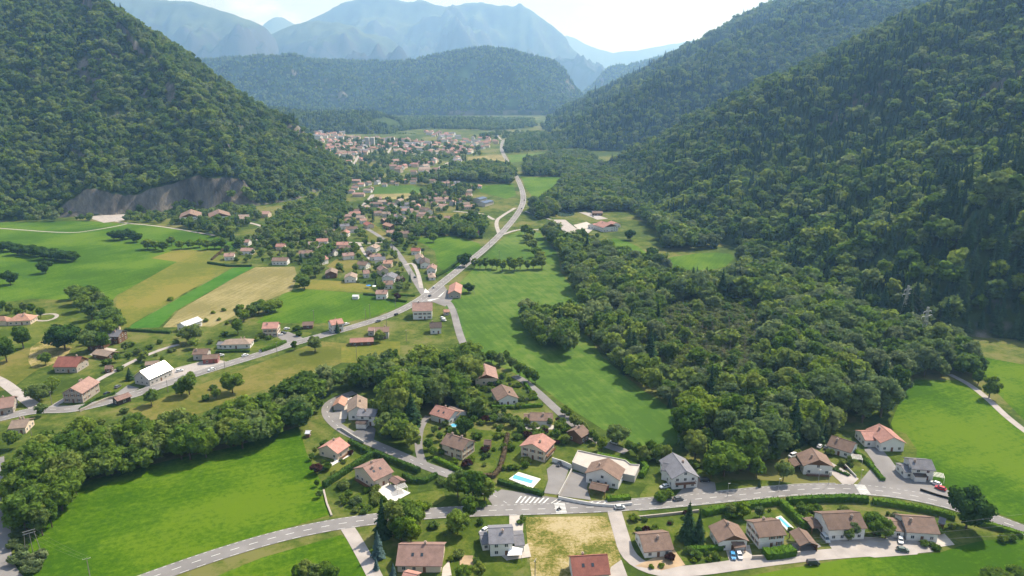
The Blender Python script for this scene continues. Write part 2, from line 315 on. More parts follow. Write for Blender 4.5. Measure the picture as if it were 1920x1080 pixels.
def sheet(name, pix, material, dz, smooth=0, kind='structure', parent=None, world=False, keep=True):
    """flat patch of ground laid over the valley floor"""
    w_ = np.array([p if world else P(*p)[:2] for p in pix])[:, :2]
    if smooth: w_ = chaikin(w_, smooth, True)
    if keep: FIELD_POLYS.append(w_)
    SHEETN[0] += 1; dz += .0006 * SHEETN[0]
    bm = bmesh.new(); f = bm.faces.new([bm.verts.new((x, y, 0)) for x, y in w_])
    bmesh.ops.triangulate(bm, faces=[f])
    ys = w_[:, 1]
    for k in KN[1:-1]:
        if ys.min() < k < ys.max():
            bmesh.ops.bisect_plane(bm, geom=bm.verts[:] + bm.edges[:] + bm.faces[:], plane_co=(0, k, 0), plane_no=(0, 1, 0))
    for v in bm.verts: v.co.z = float(gz(v.co.y)) + dz
    bm.normal_update()
    for f in bm.faces:
        if f.normal.z < 0: f.normal_flip()
    me = bpy.data.meshes.new(name); bm.to_mesh(me); bm.free(); me.materials.append(material)
    o = obj(name, me, parent)
    if kind: o['kind'] = kind
    return o
def resample(w_, step):
    w_ = np.asarray(w_, float); d = np.r_[0, np.cumsum(np.hypot(*np.diff(w_[:, :2], axis=0).T))]
    n = max(2, int(d[-1] / step) + 1); s = np.linspace(0, d[-1], n)
    return np.c_[np.interp(s, d, w_[:, 0]), np.interp(s, d, w_[:, 1])], s
ROAD_PTS = []
def strip_mesh(name, c, wd, material, dz, off=0.0):
    """ribbon of width wd following world polyline c (n,2)"""
    t_ = np.gradient(c, axis=0); t_ /= np.linalg.norm(t_, axis=1)[:, None] + 1e-9; nrm = np.c_[-t_[:, 1], t_[:, 0]]
    wd = np.broadcast_to(wd, len(c))[:, None]
    a = c + nrm * (off + wd / 2); b_ = c + nrm * (off - wd / 2); mb = MB()
    va = np.c_[a, gz(a[:, 1]) + dz]; vb = np.c_[b_, gz(b_[:, 1]) + dz]
    mb.v = [tuple(x) for x in np.concatenate([va, vb])]; n = len(c)
    mb.f = [(n + i, n + i + 1, i + 1, i) for i in range(n - 1)]; mb.mi = [0] * (n - 1)
    return mb.mesh(name, material)
def road(name, pix, wd, material, dz=.12, step=3.0, smooth=2):
    ROADN[0] += 1; dz += .001 * ROADN[0]
    c = chaikin([P(*p)[:2] for p in pix], smooth); c, s = resample(c, step)
    o = obj(name, strip_mesh(name, c, wd, material, dz)); o['kind'] = 'structure'
    ROAD_PTS.append(np.c_[c, np.full(len(c), np.max(wd) / 2)]); return o, c
def dashes(parent, c, off, on, gap, wd, dz=.20, name='road_marking', s0=0, s1=1e9):
    c, s = resample(c, .5); t_ = np.gradient(c, axis=0); t_ /= np.linalg.norm(t_, axis=1)[:, None]; n = np.c_[-t_[:, 1], t_[:, 0]]
    mb = MB(); per = on + gap
    k = max(s0, 0)
    while k + on < min(s[-1], s1):
        q = np.linspace(k, k + on, max(2, int(on / 2) + 1)); x = np.interp(q, s, c[:, 0]); y = np.interp(q, s, c[:, 1]); nx = np.interp(q, s, n[:, 0]); ny = np.interp(q, s, n[:, 1])
        for i in range(len(q) - 1):
            def pt(j, e): X = x[j] + nx[j] * (off + e); Y = y[j] + ny[j] * (off + e); return (X, Y, float(gz(Y)) + dz)
            mb.quad(pt(i, -wd / 2), pt(i + 1, -wd / 2), pt(i + 1, wd / 2), pt(i, wd / 2))
        k += per
    return mb.build(name, M['paint'], parent)
# ---------------------------------------------------------------- terrain functions
def _hash(i, j, seed):
    n = (i * 374761393 + j * 668265263 + seed * 974634777) & 0xFFFFFFFF
    n = ((n ^ (n >> 13)) * 1274126177) & 0xFFFFFFFF
    return ((n ^ (n >> 16)) & 0xFFFF) / 65535.0
def vnoise(x, y, seed=0):
    xi = np.floor(x).astype(np.int64); yi = np.floor(y).astype(np.int64); fx = x - xi; fy = y - yi
    fx = fx * fx * (3 - 2 * fx); fy = fy * fy * (3 - 2 * fy)
    a, b_, c, d = _hash(xi, yi, seed), _hash(xi + 1, yi, seed), _hash(xi, yi + 1, seed), _hash(xi + 1, yi + 1, seed)
    return (a * (1 - fx) + b_ * fx) * (1 - fy) + (c * (1 - fx) + d * fx) * fy - .5
def fbm(x, y, sc, oct=4, seed=0, gain=.5):
    s = np.zeros(np.broadcast(x, y).shape); a = 1.0
    for o in range(oct): s = s + a * vnoise(x / sc, y / sc, seed + o * 17); sc /= 2.0; a *= gain
    return s
def ridged(x, y, sc, oct=4, seed=0):
    s = 0; a = 1.0
    for o in range(oct): s = s + a * (1 - 2 * np.abs(vnoise(x / sc, y / sc, seed + o * 13)) * 2); sc /= 2.1; a *= .5
    return s
def smin(a, b_, k): h = np.clip(.5 + .5 * (b_ - a) / k, 0, 1); return b_ * (1 - h) + a * h - k * h * (1 - h)
def smax(a, b_, k): return -smin(-a, -b_, k)
def sst(x, a, b_): t_ = np.clip((x - a) / (b_ - a), 0, 1); return t_ * t_ * (3 - 2 * t_)
LF = np.array([P(-700, 520)[:2], P(-250, 440)[:2], P(0, 417)[:2], P(110, 408)[:2], P(250, 400)[:2], P(390, 391)[:2], P(475, 387)[:2], P(560, 372)[:2], P(620, 350)[:2], P(672, 331)[:2]])
def polydist(x, y, pl):
    """distance to polyline (positive on its left side), and arclength"""
    best = np.full(x.shape, 1e18); sg = np.ones(x.shape); arc = np.zeros(x.shape); s0 = 0
    for i in range(len(pl) - 1):
        a, b_ = pl[i], pl[i + 1]; d = b_ - a; L = np.hypot(*d); tt = ((x - a[0]) * d[0] + (y - a[1]) * d[1]) / L ** 2
        t_ = np.clip(tt, 0 if i else -99, 1 if i < len(pl) - 2 else 99)
        qx = a[0] + t_ * d[0]; qy = a[1] + t_ * d[1]; r = np.hypot(x - qx, y - qy); cr_ = d[0] * (y - a[1]) - d[1] * (x - a[0])
        m_ = r < best; best = np.where(m_, r, best); sg = np.where(m_, np.sign(cr_), sg); arc = np.where(m_, s0 + t_ * L, arc); s0 += L
    return best * sg, arc
LARC = np.r_[0, np.cumsum(np.hypot(*np.diff(LF, axis=0).T))]
def left_h(x, y):
    x = np.asarray(x, float); y = np.asarray(y, float)
    d, s = polydist(x, y, LF)
    wx = fbm(x, y, 260, 3, 5) * 70
    n1 = fbm(s + wx, d * .35, 170, 4, 11)               # spurs and gullies running down the slope
    amp = np.clip(d / 160, 0, 1) * 72
    front = .60 * d + n1 * amp + fbm(x, y, 60, 3, 3) * 7
    # cliff band at the foot
    cm = sst(s, LARC[3] - 15, LARC[3] + 40) * (1 - sst(s, LARC[6] - 85, LARC[6] + 45))
    hc = 25 + 20 * sst(s, LARC[4] + 30, LARC[5] + 60) + fbm(s, d * 0 + 3, 60, 3, 8) * 22
    cliff = hc * sst(d + (fbm(x, y, 34, 4, 21) * 18), 2, 18) * cm
    front = front * (1 - .35 * cm * sst(-d, -70, -10)) + cliff
    # rocky shoulder on the nose
    # back of the spur
    p0 = (-431., 1400.); cx, cy_ = -.943, .332; mx_, my_ = .332, .943
    ss = (x - p0[0]) * cx + (y - p0[1]) * cy_; nn = (x - p0[0]) * mx_ + (y - p0[1]) * my_
    back = 76 + .565 * ss - .62 * nn + fbm(x, y, 220, 4, 31) * 26
    h = smin(front, back, 26) + 2
    bump = 26 * np.exp(-(((x + 425) / 40) ** 2 + ((y - 1395) / 26) ** 2)); h = h + bump
    return h + gz(y)
RF = np.array([P(2300, 760)[:2], P(2050, 668)[:2], P(1920, 640)[:2], P(1720, 628)[:2], P(1590, 575)[:2], P(1450, 492)[:2], P(1330, 452)[:2], P(1230, 405)[:2], P(1185, 355)[:2], P(1130, 310)[:2], P(1090, 285)[:2], P(1040, 262)[:2], P(985, 245)[:2], P(960, 236)[:2], P(930, 228)[:2]])
def right_h(x, y):
    x = np.asarray(x, float); y = np.asarray(y, float)
    d, s = polydist(x, y, RF); d = -d
    wx = fbm(x, y, 420, 3, 45) * 120
    n1 = fbm(s + wx, d * .3, 240, 5, 51)
    amp = np.clip(d / 220, 0, 1) * 105
    base = .57 * d + n1 * amp + fbm(x, y, 70, 3, 43) * 9
    a, b_ = np.array([330., 1560.]), np.array([1020., 1240.]); cv = (b_ - a) / np.hypot(*(b_ - a)); mv = np.array([-cv[1], cv[0]])
    nn = (x - a[0]) * mv[0] + (y - a[1]) * mv[1]
    ss = (x - a[0]) * cv[0] + (y - a[1]) * cv[1]
    near = smin(base, 2 + .55 * ss - .75 * nn + fbm(x, y, 200, 4, 61) * 30, 30)
    base2 = smin(base, .50 * (x - 150) + n1 * 60 + fbm(x, y, 90, 3, 47) * 12, 30)
    farf = smin(base2, .62 * (nn - 240), 60)
    farf = smin(farf, 190 + .53 * (x - 480) - .7 * (y - 3420) + fbm(x, y, 500, 4, 67) * 50, 50)
    h = smax(near, farf, 25) + 2
    return h + gz(y)
# ---------------------------------------------------------------- ground, mountains
def grid_mesh(name, xs, ys, fn, material):
    X, Y = np.meshgrid(xs, ys); H = fn(X, Y); g = gz(Y); H = np.where(H < g + .2, np.maximum(H, g - 25) - 4, H)
    v = np.stack([X, Y, H], -1).reshape(-1, 3); nx, ny = len(xs), len(ys)
    i = np.arange(ny - 1)[:, None] * nx + np.arange(nx - 1)[None]
    keep = (H > g - 20)
    kq = keep[:-1, :-1] | keep[1:, :-1] | keep[:-1, 1:] | keep[1:, 1:]
    f = np.stack([i, i + 1, i + nx + 1, i + nx], -1)[kq].reshape(-1, 4)
    me = bpy.data.meshes.new(name); me.from_pydata(v.tolist(), [], f.tolist()); me.materials.append(material)
    me.polygons.foreach_set('use_smooth', [True] * len(me.polygons)); me.update()
    o = obj(name, me); o['kind'] = 'structure'; return o
gy = np.r_[-2500, -500, 0, KN[1:9], 14000, 24000.]
mb = MB()
for a, b_ in zip(gy[:-1], gy[1:]): mb.quad((-14000, a, float(gz(a))), (14000, a, float(gz(a))), (14000, b_, float(gz(b_))), (-14000, b_, float(gz(b_))))
tag(mb.build('ground', M['ground']), kind='structure')
grid_mesh('mountain', np.arange(-1800, -230, 5.), np.arange(560, 2100, 5.), left_h, M['rock'])
grid_mesh('mountain', np.arange(-150, 1300, 9.), np.arange(330, 2300, 9.), right_h, M['rock'])
def right_far(x, y): return np.where(y < 2290, -99, right_h(x, y))
grid_mesh('mountain', np.arange(-150, 3300, 16.), np.arange(2285, 4400, 16.), right_far, M['rock'])
X2 = np.arange(1291, 3300, 14.); 
def right_side(x, y): return right_h(x, y)
grid_mesh('mountain', X2, np.arange(700, 2300, 14.), right_side, M['rock'])

HILLS = []
def ridge_hill(name, crest, Y, foot, backd, material, seed, rough, nz_sc, rows=46, step=None, power=.8, sharp=False):
    """long hill whose crest follows the skyline seen in the photograph, at distance Y"""
    c = np.array([PY(px, py, Y) for px, py in crest]); step = step or Y * .004
    xs = np.arange(c[0, 0], c[-1, 0], step); hs = np.interp(xs, c[:, 0], c[:, 2])
    ts = np.r_[np.linspace(0, 1, rows), 1 + np.linspace(0, 1, rows // 3)[1:]]
    X = np.tile(xs, (len(ts), 1)); Yv = np.where(ts <= 1, Y - foot * (1 - ts), Y + backd * (ts - 1))[:, None] + 0 * X
    g = gz(Yv); base = float(gz(Y - foot))
    prof = np.where(ts <= 1, ts ** power, 1 - (ts - 1) ** 1.4)[:, None]
    n = (ridged(X, Yv, nz_sc, 5, seed) - 1.0) if sharp else fbm(X, Yv, nz_sc, 5, seed)
    n = n + .6 * fbm(X + fbm(X, Yv, nz_sc, 3, seed + 9) * nz_sc * .5, Yv * .25, nz_sc * .6, 4, seed + 4)
    mid = np.where(ts <= 1, np.sin(np.pi * np.clip(ts, 0, 1)), 0)[:, None] * .9 + .0
    H = (base - 8) + (hs[None] - base + 8) * prof + n * rough * mid + (ridged(X, Yv, nz_sc * .22, 3, seed + 2) - 1) * rough * (.16 if sharp else .05) * np.clip(mid + .25, 0, 1)
    v = np.stack([X, Yv, H], -1); nx, ny = len(xs), len(ts)
    i = np.arange(ny - 1)[:, None] * nx + np.arange(nx - 1)[None]
    me = bpy.data.meshes.new(name); me.from_pydata(v.reshape(-1, 3).tolist(), [], np.stack([i, i + 1, i + nx + 1, i + nx], -1).reshape(-1, 4).tolist())
    me.materials.append(material); me.polygons.foreach_set('use_smooth', [True] * len(me.polygons))
    o = obj(name, me); o['kind'] = 'structure'; HILLS.append((xs, ts, v)); return v
wooded = ridge_hill('hill', [(250, 150), (330, 118), (380, 112), (450, 108), (560, 111), (700, 116), (760, 115), (820, 103), (870, 93), (910, 89), (950, 95), (1000, 106), (1040, 115), (1058, 130), (1075, 158), (1098, 186), (1130, 205)], 5000, 1000, 900, M['hillfar'], 3, 190, 520, 40, 18, .62)
far_right = ridge_hill('hill', [(1060, 210), (1082, 188), (1100, 170), (1122, 152), (1132, 136), (1152, 124), (1190, 121), (1230, 109), (1270, 98), (1310, 97), (1400, 75), (1500, 60)], 6800, 1500, 1500, M['hillfar'], 5, 120, 600, 40, 26, .75)
knoll = ridge_hill('hill', [(470, 232), (500, 203), (540, 209), (600, 214), (650, 212), (700, 213), (735, 224), (765, 243), (790, 258), (812, 266)], 2750, 300, 500, M['rock'], 8, 20, 200, 24, 12, .6)
knoll2 = ridge_hill('hill', [(760, 246), (800, 228), (850, 226), (900, 230), (925, 242), (945, 250)], 3000, 250, 500, M['rock'], 9, 14, 160, 20, 14, .6)
ridge_hill('mountain', [(60, -60), (190, -22), (260, -8), (335, 0), (400, 10), (440, 25), (470, 36), (488, 46), (498, 64), (506, 88), (520, 112), (560, 150)], 8600, 2600, 2500, M['far'], 21, 560, 1300, 60, 34, .85, True)
ridge_hill('mountain', [(300, 150), (420, 115), (490, 70), (550, 46), (600, 34), (640, 40), (690, 60), (725, 68), (742, 78), (760, 105), (800, 130), (900, 160)], 9300, 2400, 2500, M['far'], 23, 520, 1200, 60, 36, .85, True)
ridge_hill('mountain', [(380, 120), (500, 70), (562, 43), (600, 25), (640, 6), (680, -8), (735, -6), (765, 5), (785, -6), (830, 12), (870, 8), (905, 4), (940, 10), (968, 10), (975, 4), (988, 14), (1000, 20), (1015, 33), (1040, 52), (1062, 70), (1068, 84), (1095, 106), (1118, 130), (1150, 165), (1190, 200)], 11500, 3000, 3000, M['far'], 27, 640, 1600, 70, 40, .85, True)
ridge_hill('mountain', [(470, 80), (493, 46), (515, 31), (530, 33), (552, 44), (600, 70)], 14500, 2500, 2500, M['far'], 29, 300, 1500, 40, 50, .9, True)
ridge_hill('mountain', [(1000, 90), (1060, 66), (1080, 72), (1110, 86), (1150, 100), (1200, 92), (1250, 84), (1290, 75), (1340, 70), (1450, 60), (1600, 40)], 17500, 3500, 3000, M['farthest'], 33, 500, 2000, 50, 60, .9, True)

# ---------------------------------------------------------------- fields and lawns
sheet('field', [(30, 1075), (60, 1005), (110, 955), (150, 905), (230, 885), (330, 860), (430, 840), (560, 800), (575, 850), (600, 900), (620, 965), (500, 1002), (390, 1040), (270, 1082), (180, 1110), (60, 1110)], M['meadow_y'], .04)
sheet('field', [(370, 1095), (490, 1046), (640, 1003), (655, 1015), (680, 1060), (700, 1110), (370, 1110)], M['meadow_y'], .045)
sheet('field', [(832, 572), (848, 545), (885, 507), (905, 483), (945, 446), (975, 432), (1012, 436), (1045, 475), (1052, 510), (1085, 560), (1080, 600), (1130, 670), (1200, 728), (1280, 780), (1285, 815), (1240, 855), (1130, 805), (1060, 760), (1010, 722), (950, 693), (892, 670), (878, 652), (864, 620)], M['pasture'], .04)
sheet('field', [(0, 417), (160, 414), (225, 419), (300, 424), (410, 446), (440, 455), (445, 470), (400, 470), (300, 478), (283, 484), (332, 491), (220, 553), (212, 562), (130, 563), (60, 560), (-60, 575), (-200, 600), (-260, 450)], M['meadow'], .04)
sheet('field', [(-60, 640), (20, 600), (75, 578), (150, 575), (160, 590), (170, 610), (110, 650), (50, 660)], M['lawn'], .04)
sheet('field', [(283, 484), (330, 468), (415, 470), (432, 482), (415, 497), (437, 501), (350, 547), (237, 614), (214, 612), (219, 555), (332, 491)], M['yellow'], .05)
sheet('field', [(240, 616), (252, 606), (437, 502), (478, 500), (430, 526), (330, 582), (298, 614)], M['strip'], .055)
sheet('field', [(305, 614), (335, 582), (430, 527), (479, 501), (552, 500), (558, 520), (546, 547), (525, 553), (470, 575), (440, 592), (400, 612)], M['tan'], .05)
sheet('field', [(528, 552), (560, 541), (650, 548), (690, 553), (745, 562), (768, 566), (740, 580), (690, 596), (650, 604), (600, 606), (480, 606), (508, 580)], M['meadow'], .05)
sheet('field', [(580, 524), (650, 528), (690, 534), (705, 549), (650, 547), (560, 541)], M['yellow'], .055)
sheet('field', [(770, 446), (850, 442), (898, 456), (905, 468), (880, 493), (842, 516), (822, 500), (815, 470), (790, 455)], M['meadow'], .04)
sheet('field', [(978, 333), (1040, 331), (1062, 336), (1040, 352), (1020, 376), (1000, 372), (985, 350)], M['meadow'], .05)
sheet('field', [(952, 291), (1082, 283), (1075, 288), (1000, 300), (958, 305)], M['pasture'], .05)
sheet('field', [(876, 294), (945, 290), (950, 307), (905, 309), (880, 304)], M['tan'], .05)
sheet('field', [(895, 350), (962, 344), (968, 366), (950, 373), (900, 360)], M['meadow'], .05)
sheet('field', [(704, 351), (770, 347), (795, 355), (788, 362), (700, 364)], M['pasture'], .05)
sheet('field', [(700, 364), (788, 362), (794, 372), (745, 374), (700, 370)], M['tan'], .055)
sheet('field', [(812, 400), (870, 398), (885, 408), (830, 412)], M['olive'], .05)
sheet('field', [(1715, 712), (1800, 713), (1830, 724), (1870, 768), (1922, 810), (2200, 950), (2200, 1060), (1930, 985), (1870, 962), (1800, 942), (1755, 905), (1700, 850), (1668, 800), (1690, 745)], M['meadow_y'], .04)
sheet('field', [(1832, 668), (1900, 680), (2000, 700), (2250, 800), (2200, 900), (1930, 798), (1885, 752), (1845, 712)], M['meadow_y'], .045)
sheet('field', [(1340, 1092), (1480, 1066), (1600, 1046), (1760, 1037), (1800, 1024), (1850, 1012), (2100, 1010), (2100, 1130), (1340, 1130)], M['meadow_y'], .04)
sheet('field', [(985, 970), (1130, 968), (1143, 975), (1156, 1010), (1164, 1050), (1168, 1092), (998, 1092), (990, 1030)], M['hay'], .05)
sheet('field', [(240, 768), (300, 748), (420, 705), (560, 654), (600, 640), (660, 645), (680, 660), (600, 700), (480, 735), (390, 770), (290, 800)], M['olive'], .04)
sheet('field', [(640, 650), (690, 640), (750, 640), (750, 665), (690, 680), (640, 680)], M['yellow'], .05)
sheet('field', [(-40, 700), (40, 655), (95, 645), (110, 670), (60, 700), (20, 730), (-40, 740)], M['olive'], .045)
sheet('field', [(60, 640), (120, 640), (140, 655), (90, 690), (50, 690)], M['hay'], .055, 1)
sheet('field', [(1235, 648), (1290, 590), (1380, 572), (1425, 610), (1415, 690), (1330, 705), (1255, 690)], M['marsh'], .04, 1)
sheet('field', [(1232, 486), (1330, 472), (1385, 478), (1350, 508), (1260, 505)], M['meadow'], .04, 1)
sheet('field', [(1140, 443), (1185, 455), (1225, 482), (1205, 496), (1150, 478)], M['meadow'], .04, 1)
sheet('field', [(1180, 440), (1215, 452), (1228, 462), (1195, 462)], M['lawn'], .05, 1)
sheet('field', [(690, 412), (725, 438), (712, 454), (690, 455), (680, 430)], M['olive'], .04)
sheet('field', [(612, 500), (630, 486), (675, 488), (675, 508), (640, 510)], M['olive'], .045)
for pl in ([(605, 870), (660, 850), (700, 855), (620, 915), (612, 900)], [(640, 940), (690, 915), (720, 940), (830, 915), (838, 942), (760, 958), (650, 965)], [(830, 800), (870, 790), (900, 810), (960, 800), (955, 850), (930, 890), (900, 880), (880, 850), (840, 860)],
           [(930, 880), (960, 815), (1000, 830), (1010, 870), (1025, 905), (1018, 920), (930, 900)], [(1010, 795), (1070, 815), (1060, 830), (1005, 812)], [(1200, 925), (1240, 880), (1250, 935), (1200, 940)], [(1340, 900), (1440, 900), (1500, 908), (1420, 920), (1345, 928)],
           [(1180, 968), (1320, 956), (1400, 1010), (1410, 1040), (1230, 1058), (1195, 1040)], [(1330, 970), (1500, 950), (1520, 975), (1480, 985), (1350, 985)], [(1520, 955), (1640, 955), (1650, 985), (1530, 985)], [(1640, 955), (1790, 975), (1920, 1010), (1850, 1012), (1790, 1020), (1770, 985)],
           [(800, 985), (900, 970), (985, 970), (990, 1090), (800, 1090)], [(1580, 855), (1620, 870), (1655, 900), (1600, 885), (1575, 870)], [(1610, 810), (1690, 800), (1730, 860), (1680, 870), (1640, 835)], [(180, 735), (240, 700), (255, 720), (215, 740)], [(430, 660), (520, 630), (590, 620), (570, 640), (470, 660)]):
    sheet('lawn', pl, M['lawn'], .05, 1)
# ---------------------------------------------------------------- yards, terraces, water
NOTREE = [np.array([P(*p)[:2] for p in q]) for q in ([(1072, 400), (1180, 396), (1240, 440), (1240, 500), (1150, 492), (1085, 458)], [(1225, 470), (1392, 465), (1385, 532), (1260, 535)], [(1235, 580), (1300, 566), (1428, 566), (1440, 700), (1400, 725), (1245, 725)])]
for pl, mt in (([(255, 738), (300, 705), (330, 690), (400, 672), (430, 680), (340, 712)], 'concrete'), ([(770, 575), (790, 552), (832, 535), (850, 560), (835, 575), (810, 566)], 'asphalt'), ([(520, 632), (540, 622), (565, 632), (575, 642), (545, 648)], 'asphalt'),
               ([(1035, 412), (1060, 412), (1080, 428), (1110, 432), (1100, 440), (1050, 430)], 'concrete'), ([(1075, 422), (1100, 416), (1115, 424), (1110, 432), (1090, 434)], 'slab'), ([(1048, 432), (1075, 432), (1092, 452), (1060, 460)], 'concrete'), ([(1085, 398), (1105, 398), (1140, 410), (1120, 412)], 'concrete'),
               ([(155, 405), (190, 394), (235, 398), (240, 412), (195, 418)], 'concrete'), ([(915, 935), (940, 918), (985, 925), (1070, 938), (1110, 945), (930, 957)], 'asphalt'), ([(1025, 880), (1048, 862), (1068, 876), (1058, 905), (1045, 928), (1020, 925), (1028, 900)], 'asphalt'),
               ([(1071, 884), (1108, 892), (1100, 915), (1108, 938), (1048, 930)], 'asphalt'), ([(1262, 935), (1300, 895), (1340, 905), (1345, 930), (1290, 942)], 'asphalt'), ([(1600, 918), (1640, 870), (1620, 842), (1650, 838), (1680, 875), (1730, 905), (1770, 920), (1778, 942), (1680, 920)], 'asphalt'),
               ([(1590, 918), (1560, 890), (1500, 868), (1520, 850), (1560, 868), (1610, 898)], 'concrete'), ([(1690, 905), (1700, 890), (1755, 905), (1785, 925), (1780, 938), (1720, 920)], 'asphalt'), ([(1360, 1030), (1405, 1022), (1412, 1048), (1368, 1054)], 'slab'), ([(1480, 1022), (1520, 1010), (1540, 1025), (1500, 1042)], 'asphalt'),
               ([(1540, 1000), (1660, 1010), (1690, 1000), (1730, 1020), (1720, 1040), (1640, 1046), (1560, 1030)], 'concrete'), ([(1735, 1005), (1770, 1000), (1790, 1022), (1735, 1030)], 'slab'), ([(955, 966), (982, 966), (980, 1005), (955, 1010)], 'slab'), ([(660, 812), (690, 795), (705, 805), (700, 830), (668, 818)], 'asphalt_d'),
               ([(622, 775), (640, 765), (648, 790), (630, 800)], 'asphalt'), ([(215, 740), (240, 722), (262, 728), (235, 742)], 'asphalt'), ([(165, 665), (200, 652), (220, 655), (190, 672)], 'slab'), ([(640, 766), (650, 745), (660, 745), (650, 786), (636, 786)], 'slab'), ([(1190, 1062), (1240, 1040), (1265, 1032), (1285, 1060), (1240, 1070)], 'earth'), ([(1145, 1064), (1165, 1050), (1180, 1090), (1140, 1092)], 'concrete'),
               ([(893, 292), (893, 293), (893, 294)], 'tan')):
    if mt != 'tan': sheet('yard', pl, M[mt], .10)
sheet('terrace', [(623, 874), (662, 852), (650, 847), (619, 867)], M['white_slab'], .22)
sheet('terrace', [(700, 920), (728, 906), (770, 925), (736, 944)], M['white_slab'], .22)
sheet('terrace', [(985, 800), (1040, 798), (1048, 806), (985, 806)], M['slab'], .22)
sheet('terrace', [(830, 1066), (842, 1052), (847, 1080), (828, 1084)], M['slab'], .22)
sheet('terrace', [(940, 1043), (990, 1020), (996, 1045), (950, 1052)], M['slab'], .22)
sheet('pond', [(1040, 400), (1058, 396), (1078, 398), (1076, 405), (1050, 407)], M['pond'], .07, 1)
sheet('pond', [(1200, 494), (1214, 492), (1217, 504), (1203, 508)], M['pond'], .07, 1)
sheet('vegetable_bed', [(862, 1042), (887, 1042), (888, 1062), (862, 1062)], M['earth'], .08)
# ---------------------------------------------------------------- roads
R1, c1 = road('road', [(-60, 800), (20, 779), (75, 768), (140, 768), (200, 754), (262, 737), (330, 713), (420, 685), (500, 661), (560, 641), (620, 625), (680, 608), (730, 592), (770, 573), (800, 554), (835, 526), (870, 498), (905, 471), (935, 443), (960, 415), (975, 395), (983, 374), (977, 348), (963, 322), (950, 300), (941, 284), (940, 272), (944, 262)], 9.0, M['asphalt'], .165)
R2, c2 = road('road', [(160, 1130), (270, 1088), (400, 1042), (520, 1006), (620, 985), (690, 975), (760, 967), (830, 961), (940, 957), (1050, 954), (1150, 950), (1250, 942), (1330, 934), (1420, 925), (1500, 918), (1570, 916), (1650, 920), (1720, 931), (1780, 945), (1850, 968), (1930, 998), (2020, 1035)], 7.6, M['asphalt'], .165)
def mini(pix, wd, mt, dz=.135): return road('road', pix, wd, M[mt], dz)
R3, c3 = mini([(-10, 860), (-8, 920), (-4, 965), (0, 1010), (-2, 1050), (10, 1080), (40, 1110)], 7, 'asphalt')
R4, c4 = mini([(950, 944), (905, 916), (845, 890), (800, 875), (760, 858), (700, 832), (655, 814), (628, 796), (612, 776), (614, 758), (640, 744), (665, 736)], 5.6, 'asphalt')
mini([(795, 873), (786, 850), (784, 822), (790, 797), (803, 780)], 3.6, 'asphalt', .13)
mini([(1175, 848), (1130, 833), (1088, 806), (1052, 776), (1030, 756), (1010, 737), (985, 716), (965, 705)], 5.0, 'asphalt')
mini([(1150, 952), (1158, 980), (1167, 1010), (1174, 1035), (1195, 1058), (1240, 1074), (1310, 1070), (1400, 1057), (1500, 1044), (1600, 1036), (1700, 1030), (1740, 1026)], 5.6, 'concrete')
mini([(648, 985), (660, 1003), (680, 1038), (700, 1075), (712, 1100)], 5.0, 'concrete')
mini([(815, 556), (840, 564), (851, 585), (857, 610), (866, 640), (885, 675)], 5.2, 'asphalt')
mini([(795, 552), (782, 532), (768, 508), (752, 483), (740, 466), (722, 451), (704, 438), (686, 428)], 5.5, 'asphalt')
mini([(722, 453), (700, 457), (650, 454), (628, 454), (614, 466)], 4.5, 'concrete')
mini([(760, 497), (775, 492), (785, 515), (790, 540)], 3.6, 'concrete')
mini([(673, 456), (683, 475), (695, 487)], 3.6, 'concrete')
mini([(95, 765), (140, 738), (178, 716), (215, 696), (250, 677), (300, 656), (335, 646)], 3.6, 'concrete')
mini([(-60, 690), (0, 712), (30, 735), (70, 766)], 6, 'concrete')
mini([(-60, 425), (0, 428), (130, 438), (175, 432), (215, 425), (238, 420)], 3.2, 'concrete')
mini([(200, 412), (238, 419), (300, 424), (405, 442)], 3.4, 'concrete')
mini([(1780, 702), (1820, 722), (1860, 755), (1885, 780), (1930, 815), (2000, 860)], 3.6, 'concrete')
mini([(938, 444), (928, 415), (944, 403), (966, 390)], 5, 'concrete')
mini([(926, 412), (905, 400), (872, 398), (850, 396)], 5, 'concrete')
mini([(942, 440), (968, 431), (990, 430), (1040, 432)], 4.5, 'concrete')
mini([(985, 396), (1000, 402), (1040, 414)], 3, 'concrete')
mini([(450, 415), (480, 420), (510, 432), (522, 440), (505, 448), (480, 450)], 5, 'concrete')
mini([(522, 440), (545, 452), (570, 455), (612, 452)], 4, 'concrete')
mini([(62, 600), (85, 603), (105, 597), (108, 590), (95, 588), (66, 592)], 2.6, 'concrete')
mini([(1625, 842), (1650, 850), (1668, 878), (1690, 908)], 6, 'asphalt', .13)
mini([(698, 372), (700, 362), (690, 375), (672, 392), (650, 402)], 4, 'concrete')
for pl in ([(655, 322), (668, 300), (672, 292)], [(690, 300), (720, 300), (770, 290), (800, 285)], [(725, 290), (735, 275)], [(800, 320), (820, 316), (850, 300), (862, 292)], [(940, 262), (930, 252), (915, 248)], [(775, 300), (800, 285), (830, 272)]):
    mini(pl, 6, 'concrete', .14)
